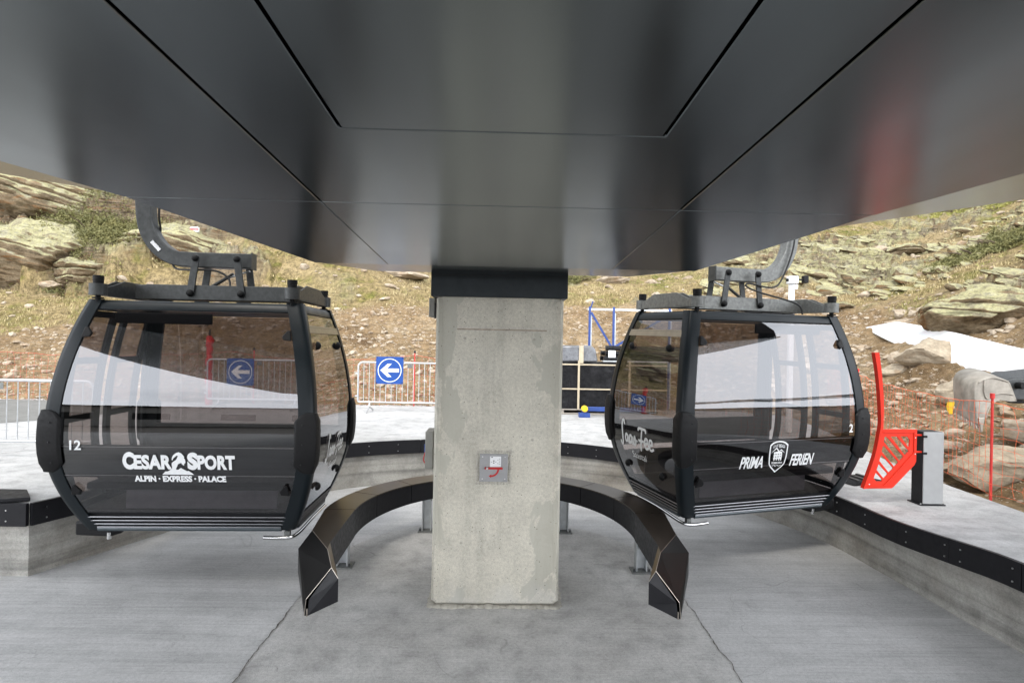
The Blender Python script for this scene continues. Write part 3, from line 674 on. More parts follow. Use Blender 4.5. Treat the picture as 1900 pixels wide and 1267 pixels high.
def mat_outcrop():
    t = NT('lichen_outcrop'); v = t.obj(src='Object'); gn = t.node('ShaderNodeNewGeometry'); sx = t.node('ShaderNodeSeparateXYZ'); t.link(gn.outputs['Normal'], sx.inputs[0])
    wob = t.math('ADD', sx.outputs[2], t.math('MULTIPLY', t.math('SUBTRACT', t.noise(2.2, 4, .6), .5), .5)); up = t.ramp(wob, [(.02, 0), (.3, 1)])
    top = t.ramp(t.noise(2.2, 8, .75, v, .4), [(.3, (.15, .135, .095)), (.42, (.29, .27, .19)), (.5, (.41, .40, .23)), (.6, (.37, .36, .27)), (.72, (.26, .235, .175))])
    face = t.ramp(t.noise(1.2, 8, .7, t.obj((.5, .5, 6), (.04, -.1, 0)), .6), [(.3, (.05, .036, .024)), (.43, (.17, .125, .075)), (.54, (.26, .215, .15)), (.63, (.25, .13, .055)), (.74, (.31, .27, .2))])
    c = t.mix(up, face, top); c = t.mix(.85, c, t.ramp(t.noise(2.4, 7, .72, t.obj((.6, .6, 3.4), (.05, -.14, 0)), .5), [(.37, .32), (.45, .9), (.64, 1.15)]), 'MULTIPLY')
    c = t.mix(.7, c, t.ramp(t.noise(16, 6, .75, v), [(.36, .5), (.5, .95), (.64, 1.2)]), 'MULTIPLY'); c = t.mix(1, c, (.9, .87, .82), 'MULTIPLY')
    t.base(c); t.rough(.95); t.p.inputs['Specular IOR Level'].default_value = .15; t.bump(t.noise(9, 7, .75, t.obj((.8, .8, 3))), .7, .08); return t.m
M['outcrop'] = mat_outcrop()
def outcrop(px, py, rx, ry, rz, label, seed, tilt=(0, 0), lift=0):
    p = hit(px, py); bm = bmesh.new(); bmesh.ops.create_icosphere(bm, subdivisions=6, radius=1); rs = random.Random(seed); pl = []
    for _ in range(15):
        nrm = Vector((rs.uniform(-1, 1), rs.uniform(-1, .6), rs.uniform(-.5, 1))).normalized(); pl.append((nrm, rs.uniform(.6, .92)))
    sv = Vector((seed*3.1, 0, 0))
    for v in bm.verts:
        q = v.co.copy()
        for nrm, dd in pl:
            e = q.dot(nrm)-dd
            if e > 0: q -= nrm*e*.95
        w = Vector((q.x*rx, q.y*ry, q.z*rz)); side = max(0, 1-abs(v.co.z)*1.1)
        bed = (w.z+.12*w.x+.16*mnoise.noise(w*.7+sv))*3.2; fr = bed-math.floor(bed); k_ = math.floor(bed)
        step = .16*mnoise.noise(Vector((k_*3.7, w.x*.35, w.y*.35))+sv) - .10*math.exp(-(min(fr, 1-fr)/.10)**2)
        w += v.co.normalized()*(step*side*1.5+.16*mnoise.noise(w*1.1+sv)+.09*mnoise.noise(w*2.9+sv)+.045*mnoise.noise(w*7+sv)); v.co = w
    me = bpy.data.meshes.new('rock_outcrop'); bm.to_mesh(me); bm.free(); me.materials.append(M['outcrop']); me.polygons.foreach_set('use_smooth', [True]*len(me.polygons))
    o = bpy.data.objects.new('rock_outcrop', me); col.objects.link(o); o.location = p+Vector((0, ry*.35, lift)); o.rotation_euler = (R(tilt[0]), R(tilt[1]), 0)
    tag(o, label, 'rock', 'rock outcrops on the mountainside')
outcrop(30, 470, 2.6, 2.0, 1.9, 'tall lichen-covered rock outcrop at the left photo edge above the grass', 21, (-14, 6))
outcrop(315, 462, 2.9, 1.8, 1.15, 'broad yellowish lichen rock slab behind the hanger arm of cabin 12', 22, (-16, 5))
outcrop(150, 505, 1.6, 1.1, .6, 'low rust-stained rock ledge under the juniper on the upper left slope', 23, (-10, -4))
outcrop(60, 372, 3.4, 2.2, 1.2, 'uppermost pale rock outcrop under the left canopy wing', 24, (-12, 5))
outcrop(1862, 592, 1.5, 1.1, .62, 'overhanging brown rock slab above the snow patch at the right edge', 25, (-14, 8), .1)
outcrop(1690, 470, 1.3, .9, .42, 'layered rock ledge in the turf of the right slope below the canopy wing', 26, (-14, -4))
outcrop(1560, 570, .8, .6, .3, 'small layered rock ledge right above the roof rollers of cabin 2', 27, (-12, 0))
# embedded slabs of bedrock showing through the turf of the right slope
x, y, z = scatter_pts(4000, 14, 50, 10.5, 34, lambda x, y, g_, k_, d, rm, lm: (g_ > .5) & (rm > .4) & (fbm(x*.3, y*.6, 3, 401) > -.05)); k = len(x)
v = np.repeat(iv2[None], k, 0)
for _ in range(6):
    nn_ = RNG.normal(0, 1, (k, 1, 3)); nn_ /= np.linalg.norm(nn_, axis=2, keepdims=True); e_ = (v*nn_).sum(2, keepdims=True)-RNG.uniform(.5, .85, (k, 1, 1)); v = v-nn_*np.maximum(e_, 0)*.9
sz = .07*(6.5**(RNG.uniform(0, 1, k)**2.2)); v = v*np.stack([sz*RNG.uniform(1.2, 2.4, k), sz*RNG.uniform(.8, 1.3, k), sz*RNG.uniform(.4, .75, k)], -1)[:, None]
th = RNG.normal(0, .35, k); c_, q_ = np.cos(th)[:, None], np.sin(th)[:, None]; v = np.stack([v[..., 0]*c_-v[..., 1]*q_, v[..., 0]*q_+v[..., 1]*c_, v[..., 2]-.12*v[..., 0]], -1)
v[..., 2] += .33*v[..., 1]; v = v+np.stack([x, y, z-.10*sz], -1)[:, None]; f = ifc2[None]+(np.arange(k)*len(iv2))[:, None, None]
tag(np_mesh('bedrock_slabs', v.reshape(-1, 3), f.reshape(-1, 3), M['outcrop']), kind='stuff')

def shrub(px, py, rx, ry, rz, n, label, seed, tone):
    p = hit(px, py); rg = np.random.default_rng(seed); t = empty('juniper_shrub', p, label=label, cat='shrub', group='low shrubs on the mountainside')
    st = MB()
    for _ in range(9):
        a = rg.uniform(0, 6.28); l = rg.uniform(.5, .95); st.tube([(0, 0, -.1), (math.cos(a)*rx*l*.5, math.sin(a)*ry*l*.5, rz*.35), (math.cos(a)*rx*l, math.sin(a)*ry*l, rz*.6)], lambda q: .03*(1-q)+.008, 5)
    st.build('stem', M['stemwood'], t)
    # many clumps of needle sprays
    nc = max(20, n//60); cx = rg.normal(0, .42, (nc, 3)); cx = cx/np.maximum(1, np.linalg.norm(cx, axis=1)/1.0)[:, None]
    ci = rg.integers(0, nc, n); c = cx[ci]+rg.normal(0, .09, (n, 3)); P = c*np.array([rx, ry, rz]); P[:, 2] = np.abs(P[:, 2])+rz*.1
    gx, gy = p.x+P[:, 0], p.y+P[:, 1]; P[:, 2] += hill(gx, gy)-p.z
    d1 = rg.normal(0, 1, (n, 3)); d1 /= np.linalg.norm(d1, axis=1)[:, None]; d1[:, 2] = np.abs(d1[:, 2])*.8+.2
    d2 = np.cross(d1, rg.normal(0, 1, (n, 3))); d2 /= np.linalg.norm(d2, axis=1)[:, None]
    L = rg.uniform(.05, .12, n)[:, None]; W = rg.uniform(.015, .035, n)[:, None]
    v = np.stack([P-d2*W, P+d2*W, P+d1*L], 1).reshape(-1, 3); o = np_mesh('foliage', v, np.arange(3*n).reshape(-1, 3), M[tone]); o.parent = t
def mat_leaf(name, a, b):
    t = NT(name); n = t.noise(2.4, 5, .7); t.base(t.ramp(n, [(.35, a), (.65, b)])); t.rough(.7); return t.m
M['juniper'] = mat_leaf('juniper_needles', (.10, .105, .035), (.22, .20, .07)); M['mossy'] = mat_leaf('yellow_green_heath', (.20, .21, .05), (.36, .33, .09))
M['stemwood'] = mat_plain('shrub_wood', (.12, .09, .06), .9)
shrub(165, 425, 3.0, 1.8, .55, 16000, 'dark green juniper shrub spreading between the left rock blocks', 1, 'juniper')
shrub(1815, 475, 1.7, 1.0, .3, 7000, 'dark juniper patch on the right hillside above the overhanging slab', 2, 'juniper')
shrub(1868, 455, 1.7, 1.1, .35, 8000, 'broad juniper patch at the right edge below the canopy', 3, 'juniper')
shrub(1770, 392, 2.4, 1.2, .25, 8000, 'yellow-green heath cushion right under the canopy wing', 4, 'mossy')
shrub(1072, 522, 1.0, .7, .35, 2000, 'small green shrub just right of the column cap', 5, 'juniper')
shrub(1880, 375, 1.6, .9, .4, 3000, 'green heath cushion in the upper right corner of the hillside', 6, 'mossy')

# ------------------------------------------------------------------ station canopy
def zc(y): return 2.93+.047*(4.8-y)
can = empty('station_canopy', (0, 0, 2.93), label='dark anodised metal canopy of panels overhanging the cabins and column', cat='canopy')
def cpanel(pts, name='soffit_panel', mat='soffit', dz=0, th=.025, inset=0, bev=.003):
    m = MB(); P = [Vector((p[0], p[1], zc(p[1])-2.93+dz+(p[2] if len(p) > 2 else 0))) for p in pts]
    m.prism(P, (0, 0, th)); return m.build(name, M[mat], can, bevel=bev, seg=1)
gA, gB = .0062, .003; YB = -9.0
cpanel([(-.59+gA, YB), (.59-gA, YB), (.59-gA, 2.06-gB), (-.59+gA, 2.06-gB)])
cpanel([(-.95+gA, YB), (-.59-gA, YB), (-.59-gA, 2.06+gB), (.59+gA, 2.06+gB), (.59+gA, YB), (.95-gA, YB), (.95-gA, 3.0-gB), (-.95+gA, 3.0-gB)])
LI = [(-2.6, YB), (-2.6, 0), (-2.42, 1.6), (-2.18, 2.5), (-1.97, 3.0-gB)]
cpanel(LI+[(-.95-gA, 3.0-gB), (-.95-gA, YB)])
RI = [(2.6, YB), (2.6, 0), (2.42, 1.4), (2.2, 2.3), (2.0, 3.0-gB)]
cpanel((RI+[(.95+gA, 3.0-gB), (.95+gA, YB)])[::-1])
cpanel([(-.95+gB*.6, 3.0+gB), (.95-gB*.6, 3.0+gB), (.95-gB*.6, 4.8), (-.95+gB*.6, 4.8)])
cpanel([(-1.965, 3.0+gB), (-.95-gB*.6, 3.0+gB), (-.95-gB*.6, 4.8), (-1.56, 4.8)])
cpanel([(1.995, 3.0+gB), (1.66, 4.8), (.95+gB*.6, 4.8), (.95+gB*.6, 3.0+gB)])
# outer wings, tipped up a little so that they mirror the hillside
def wing(inner_, o1, o2, sgn):
    # fan of two big sheets rising outwards from the flat soffit to the wing tip
    I = [Vector((x, y, zc(y)-2.93+.027)) for x, y in inner_]; m = MB()
    A_, B_ = Vector(o1), Vector(o2); n = 14; J = []
    L = [0]
    for a, b in zip(I, I[1:]): L.append(L[-1]+(b-a).length)
    for i in range(n+1):
        q = L[-1]*i/n; k = next((k for k in range(len(L)-1) if L[k+1] >= q-1e-6), len(L)-2); t = (q-L[k])/(L[k+1]-L[k]); a = I[k].lerp(I[k+1], t); b = A_.lerp(B_, i/n)
        J.append((a, b))
    for a, b in J: m.v += [tuple(a), tuple(b), tuple(b+Vector((0, 0, .03))), tuple(a+Vector((0, 0, .03)))]
    for i in range(n):
        for j in range(4): m.f.append((4*i+j, 4*i+(j+1) % 4, 4*i+4+(j+1) % 4, 4*i+4+j))
    m.f += [(0, 1, 2, 3), (4*n, 4*n+3, 4*n+2, 4*n+1)]
    m.build('wing_panel', M['soffit'], can, smooth=True)
wing([(-2.59, YB), (-2.59, 0), (-2.41, 1.6), (-2.17, 2.5), (-1.96, 3.0), (-1.94, 3.09)], (-7.0, YB, 1.35), (-7.0, 4.38, 1.03), -1)
wing([(2.59, YB), (2.59, 0), (2.41, 1.4), (2.19, 2.3), (1.99, 3.0), (1.895, 3.48)], (7.0, YB, 1.35), (7.0, 4.95, 1.12), 1)
cpanel([(-1.54, 4.81), (1.63, 4.81), (1.35, 5.9, .12), (-1.28, 5.9, .12)], 'nose_panel', dz=.004)
back = MB().prism([(-2.5, YB, .20+zc(YB)-3.1), (2.5, YB, .20+zc(YB)-3.1), (2.5, 0, .09+zc(0)-2.93), (1.62, 4.78, .06), (-1.53, 4.78, .06), (-2.5, 0, .09+zc(0)-2.93)], (0, 0, .02)); back.build('groove_backing', M['groove'], can)
hull = MB(); ring = [(-6.96, YB, 1.40), (-6.96, 4.33, 1.08), (-1.90, 3.06, .16), (-1.52, 4.78, .06), (-1.26, 5.86, .12), (1.33, 5.86, .12), (1.61, 4.78, .06), (1.86, 3.44, .16), (6.96, 4.90, 1.17), (6.96, YB, 1.40)]
nb = len(ring)
for k in range(3):
    for (x, y, z) in ring: hull.v.append((x*(1, 1.01, .95)[k], y*(1, 1.003, .97)[k], (z, max(z+.25, .9), 2.3)[k]))
for k in range(2):
    for i in range(nb): hull.f.append((k*nb+i, k*nb+(i+1) % nb, (k+1)*nb+(i+1) % nb, (k+1)*nb+i))
hull.f.append(tuple(range(2*nb, 3*nb))); hull.build('hull_cladding', M['cap'], can)

# the drawing above has the lip at y = 4.8 m; the built canopy is 7/8 of that drawing, lip just in front of the column
KC = .875; can.location.z = EYE+.63*KC
for o in can.children:
    for v in o.data.vertices: v.co *= KC

# ------------------------------------------------------------------ concrete column
CY = 4.91
xl = aty(806, 900, CY).x; xr = aty(1037, 900, CY).x; cw = xr-xl; cxm = (xl+xr)/2
colm = empty('concrete_column', (cxm, CY+.42, 0), label='square exposed concrete column with dark sheet-metal cap, standing inside the guide rail', cat='column')
c = MB().box((0, 0, 1.36), (cw, .84, 2.72)); c.build('shaft', M['column'], colm, bevel=.035, seg=1)
# joint of the concrete pour, 6 mm proud bands either side
jz = aty(925, 612, CY).z
b = MB().box((.02, -.42, jz), (cw*.72, .008, .012)); b.build('pour_joint', mat_plain('pour_joint_brown', (.30, .25, .2), .9, 0, .3, 20), colm)  # thin brown strip drawn along the joint
for sx in (-1, 1):
    e = MB().box((sx*(cw/2-.0185), -.4215, 1.36), (.034, .05, 2.6), rz=sx*R(45)); e.build('corner_fillet', M['column'], colm, bevel=.004)
for (hx, hz_) in ((-.3, .55), (.3, .55), (-.3, 1.45), (.3, 1.45), (-.3, 2.32), (.3, 2.32)):
    MB().cyl((hx, -.4195, hz_), (hx, -.4215, hz_), .012, 14).build('tie_hole', M['patch'], colm)
x0 = aty(800, 525, CY-.03).x-cxm; x1 = aty(1054, 525, CY-.03).x-cxm; zb = aty(926, 552, CY-.03).z
k = MB().box(((x0+x1)/2, .0, (zb+2.965)/2), (x1-x0, .92, 2.965-zb)); cp = k.build('cap', M['cap'], colm, bevel=.006)
k = MB().box(((x0+x1)/2, -.462, zb+.185), (x1-x0-.002, .004, .006)); k.build('fold_line', M['groove'], cp)
skirt = MB()
for i in range(70):
    t = i/70*4; sd_ = int(t); u = t-sd_-.5; wx, wy = cw/2+.01, .43
    p = [(u*2*wx, -wy), (wx, u*2*wy), (-u*2*wx, wy), (-wx, -u*2*wy)][sd_]
    r = .028+.03*abs(mnoise.noise(Vector((i*.9, 1, 0))))
    skirt.dome((p[0], p[1], 0), (0, 0, 1), r*1.6, r*(.6+.5*abs(mnoise.noise(Vector((i*.7, 4, 0))))), 8, 3)
skirt.build('mortar_skirt', M['patch'], colm, smooth=True)

# shut-off panel on the column
pc = aty(916, 867, CY-.002); sp_ = empty('shutoff_panel', (pc.x, CY, pc.z-.12), label='grey square plate with red lever and curved red arrow on the concrete column', cat='control panel')
MB().box((0, -.012, .12), (.243, .02, .24)).build('plate', M['plate'], sp_, bevel=.003)
mo = MB()
for i in range(44):
    t = i/44*4; sd_ = int(t); u = t-sd_-.5; p = [(u*.29, -.02), (.14, .12+u*.26), (-u*.29, .262), (-.14, .12-u*.26)][sd_]
    p = (p[0], p[1] if sd_ in (1, 3) else (-.018 if sd_ == 0 else .258)); mo.dome((p[0], 0.003, p[1]), (0, -1, 0), .014+.008*random.random(), .007, 7, 2)
mo.build('mortar_rim', M['patch'], sp_, smooth=True)
sk = MB().box((0.015, -.0235, .175), (.095, .003, .09)).build('sticker', M['white'], sp_)
dk = MB()
for (x, z, w, h) in ((-.015, .213, .016, .006), (0.0, .182, .012, .008), (0.0, .165, .012, .008), (.018, .173, .006, .006)): dk.box((x, -.0255, z), (w, .001, h))
dk.build('print', M['groove'], sk)
gk = MB()
for (x, z) in ((.05, .20), (.05, .185), (.05, .17), (.05, .155), (.035, .19), (.035, .16), (-.02, .172)): gk.box((x, -.0255, z), (.010, .001, .005))
gk.build('print', M['plate'], sk)
lv = MB().box((0.0, -.045, .122), (.155, .016, .018)).build('lever', M['redsteel'], sp_, bevel=.003)
MB().cyl((-.056, -.02, .123), (-.056, -.058, .123), .009, 14).build('pivot_bolt', M['alu'], lv)
ar = MB(); pts = [(.038*1+.005+0*a, 0) for a in (0,)]
P = [(math.cos(R(-a))*.062-.022+.0, math.sin(R(-a))*.062+.112) for a in range(0, 91, 9)]
for i, (x, z) in enumerate(P):
    a = R(-i*9); ar.v += [(x+math.cos(a)*.0075, -.0235, z+math.sin(a)*.0075), (x-math.cos(a)*.0075, -.0235, z-math.sin(a)*.0075)]
for i in range(len(P)-1): ar.f.append((2*i, 2*i+1, 2*i+3, 2*i+2))
ar.add([(-.020, -.0235, .065), (-.020, -.0235, .035), (-.042, -.0235, .050)], [(0, 1, 2)])
ar.build('arrow', M['redsteel'], sp_, fix=False)
sw = MB()
for x in (-.097, .097):
    for z in (.025, .215): sw.dome((x, -.022, z), (0, -1, 0), .006, .003, 8, 2)
sw.build('screw', M['alu'], sp_)
# boxes on the side of the column
p = aty(803, 571, 5.15); jb = empty('junction_box', (p.x, 5.2, p.z), label='small grey junction box high on the left flank of the column under its cap', cat='box')
MB().box((0, 0, 0), (.055, .22, .17)).build('housing', M['jbox'], jb, bevel=.008); MB().cyl((.02, -.06, .085), (.02, -.06, .2), .006, 8).build('cable', M['cable'], jb)
MB().box((.03, -.1, -.03), (.012, .03, .14)).build('bracket', M['groove'], jb)
p = aty(798, 833, 5.2); jb = empty('cable_box', (p.x, 5.25, p.z), label='tall grey cable box low on the left flank of the column with a red lead', cat='box')
MB().box((0, 0, 0), (.075, .24, .34)).build('housing', M['jbox'], jb, bevel=.008)
MB().cyl((-.045, -.03, -.03), (-.045, -.03, .04), .012, 8).build('plug', M['blue'], jb)
MB().tube(catmull([(-.045, -.03, -.03), (-.06, -.03, -.1), (-.03, -.03, -.15), (.02, -.03, -.18)], 6), .006, 6).build('lead', M['redsteel'], jb)

# ------------------------------------------------------------------ horseshoe guide rail round the column
gr_ = empty('guide_rail', (0, 5.6, 0), label='black and bronze horseshoe guide rail on steel legs wrapping behind the concrete column', cat='guide rail')
ZT, RO, RIN = .62, 1.68, 1.385
def hp(r, t, y0=5.6):   # t 0..1 from left end of arm round to the right; local to (0,5.6)
    a = math.pi*(1-t); return (r*math.cos(a), r*math.sin(a))
def hb(t): return .35 + .07*math.sin(math.pi*t)
NSG = 8
for sgi in range(NSG):
    t0, t1 = sgi/NSG, (sgi+1)/NSG; gap = .0009
    ts = [t0+gap+(t1-t0-2*gap)*i/10 for i in range(11)]
    top = MB(); inn = MB(); out = MB()
    for t in ts:
        xo, yo = hp(RO, t); xi, yi = hp(RIN, t)
        top.v += [(xo, yo, ZT), (xi, yi, ZT), (xi, yi, ZT-.012), (xo, yo, ZT-.012)]
        xi2, yi2 = hp(RIN+.004, t); xj, yj = hp(RIN+.016, t); inn.v += [(xi2, yi2, ZT-.014), (xj, yj, ZT-.014), (xj, yj, hb(t)), (xi2, yi2, hb(t))]
        xo2, yo2 = hp(RO-.004, t); xp, yp = hp(RO-.016, t); out.v += [(xo2, yo2, ZT-.014), (xp, yp, ZT-.014), (xp, yp, hb(t)-.06), (xo2, yo2, hb(t)-.06)]
    for m in (top, inn, out):
        for i in range(10):
            for j in range(4): m.f.append((4*i+j, 4*i+(j+1) % 4, 4*i+4+(j+1) % 4, 4*i+4+j))
        m.f += [(0, 3, 2, 1), (40, 41, 42, 43)]
    top.build('top_panel', M['bronze'], gr_, smooth=True); inn.build('inner_panel', M['blackpanel'], gr_, smooth=True); out.build('outer_panel', M['blackpanel'], gr_, smooth=True)
under = MB()
for i in range(61):
    t = i/60
    for r in (RO-.02, RIN+.02): x, y = hp(r, t); under.v.append((x, y, hb(t)+.01))
for i in range(60): under.f.append((2*i, 2*i+1, 2*i+3, 2*i+2))
under.build('underside', M['groove'], gr_)
def endpiece(sx):
    A = (-1.68, -.005, .62); G = (-1.385, -.005, .62)
    a2 = (-1.60, -.62, .62); g2 = (-1.36, -.91, .62); Cc = (-1.335, -1.06, .62); Dd = (-1.225, -1.32, .575); B = (-1.68, -.73, .50)
    E = (-1.40, -1.35, .35); F = (-1.376, -1.46, .28); Hh = (-1.15, -1.405, .53); I = (-1.15, -1.405, .362)
    f = lambda p: (p[0]*-sx if sx > 0 else p[0], p[1], p[2])
    pts = [A, a2, g2, G, Cc, Dd, Hh, B, E, F, I, (-1.68, -.005, .30), (-1.385, -.005, .35), (-1.68, -.73, .30), (-1.36, -.91, .35)]
    pts = [f(p) for p in pts]
    (A, a2, g2, G, Cc, Dd, Hh, B, E, F, I, Ab, Gb, Bb, gb) = pts
    MB().add([A, a2, Cc, g2, G], [(0, 1, 2, 3, 4)]).build('top_panel', M['bronze'], gr_)
    MB().add([g2, Cc, Dd, Hh], [(0, 1, 2, 3)]).build('top_panel', M['bronze'], gr_)
    MB().add([G, g2, gb, Gb, Hh, I], [(0, 1, 2, 3), (1, 4, 5, 2)]).build('inner_panel', M['blackpanel'], gr_)
    E2 = tuple(Vector(E)+Vector((.02*(-1 if sx > 0 else 1), 0, 0))); F2 = tuple(Vector(F)+Vector((.02*(-1 if sx > 0 else 1), 0, 0)))
    MB().add([Dd, Hh, I, F2, E2], [(0, 1, 2, 3, 4)]).build('end_panel', M['blackpanel'], gr_)
    MB().add([a2, B, E, Dd, Cc], [(0, 1, 2, 3, 4)]).build('flank_panel', M['bronzedark'], gr_)
    MB().add([A, a2, B, Bb, Ab], [(0, 1, 2, 3, 4)]).add([B, E, F, Bb], [(0, 1, 2, 3)]).build('outer_panel', M['bronzedark'], gr_)
    MB().add([Ab, Bb, F, I, gb, Gb], [(0, 1, 2, 3, 4, 5)]).build('underside', M['groove'], gr_)
    ed = MB(); up = Vector((0, -.003, .003))
    for q in ([a2, Cc], [Cc, Dd], [Dd, E], [E, F]): ed.tube([Vector(q[0])+up, Vector(q[1])+up], .0028, 6)
    ed.tube([Vector(Dd)+up, Vector(Hh)+up], .0028, 5); ed.tube([Vector(F2)+Vector((0, -.004, .0)), Vector(F2)+Vector((0, -.004, .055))], .006, 6)
    ed.build('edge_strip', M['edge'], gr_)
M['bronzedark'] = mat_panel('dark_flank_sheet', (.024, .023, .022), .38); M['edge'] = mat_plain('bare_sheet_edge', (.42, .38, .33), .35, 1, .05)
endpiece(-1); endpiece(1)
for (px, py) in ((633, 1050), (792, 985), (1045, 987), (1192, 1060)):
    p = atz(px, py, 0); l = empty_ = None
    sx = -1 if px < 914 else 1
    lg = MB(); x, y = p.x, p.y-5.6
    if px in (633, 1192): x += -.02*sx
    lg.box((x, y+.04, .2), (.11, .012, .36)).box((x-.05*sx, y, .2), (.012, .10, .36)).box((x+.05*sx, y, .2), (.012, .10, .36))
    o = lg.build('leg', M['galvlight'], gr_, bevel=.002)
    MB().box((x, y, .012), (.2, .17, .014)).build('foot_plate', M['galv'], o, bevel=.002)
    bt = MB()
    for dx in (-.075, .075): bt.cyl((x+dx, y-.05, .015), (x+dx, y-.05, .045), .012, 6)
    bt.build('anchor_bolt', M['galvdark'], o)

# ------------------------------------------------------------------ lettering helpers
def text2d(body, bold=.0, shear=0, spacing=1.0):
    c = bpy.data.curves.new('lettering', 'FONT'); c.body = body; c.offset = bold; c.shear = shear; c.space_character = spacing; c.resolution_u = 4
    c.fill_mode = 'FRONT' if hasattr(c, 'fill_mode') else c.fill_mode
    try: c.dimensions = '2D'
    except Exception: pass
    o = bpy.data.objects.new('lettering', c); col.objects.link(o); dg = bpy.context.evaluated_depsgraph_get(); dg.update()
    me = bpy.data.meshes.new_from_object(o.evaluated_get(dg))
    v = np.array([q.co[:2] for q in me.vertices]); f = [tuple(p.vertices) for p in me.polygons]
    bpy.data.objects.remove(o); bpy.data.curves.remove(c); bpy.data.meshes.remove(me)
    v -= v.min(0); return v, f, v.max(0)
def place_text(mb, fn, body, cu, z0, w, h, bold=.0, shear=0, spacing=1.0):
    v, f, mx = text2d(body, bold, shear, spacing); v = v/mx*np.array([w, h])+np.array([cu-w/2, z0])
    mb.add([fn(*q) for q in v], f)
def ribbon(mb, fn, pts, w, z=0):
    P = [Vector((p[0], p[1], 0)) for p in catmull([(a, b, 0) for a, b in pts], 6)]; b = len(mb.v); n = len(P)
    for i in range(n):
        d = (P[min(i+1, n-1)]-P[max(i-1, 0)]).normalized(); nn = Vector((-d.y, d.x, 0))*w/2
        mb.v += [tuple(fn(P[i].x+nn.x, P[i].y+nn.y)), tuple(fn(P[i].x-nn.x, P[i].y-nn.y))]
    for i in range(n-1): mb.f.append((b+2*i, b+2*i+1, b+2*i+3, b+2*i+2))
    for e in (P[0], P[-1]):
        k = len(mb.v); mb.v += [tuple(fn(e.x+math.cos(a*math.pi/6)*w/2, e.y+math.sin(a*math.pi/6)*w/2)) for a in range(12)]; mb.f.append(tuple(range(k, k+12)))
def poly2d(mb, fn, pts):
    from mathutils.geometry import tessellate_polygon
    tri = tessellate_polygon([[Vector((p[0], p[1], 0)) for p in pts]]); mb.add([fn(*p) for p in pts], [tuple(t) for t in tri])

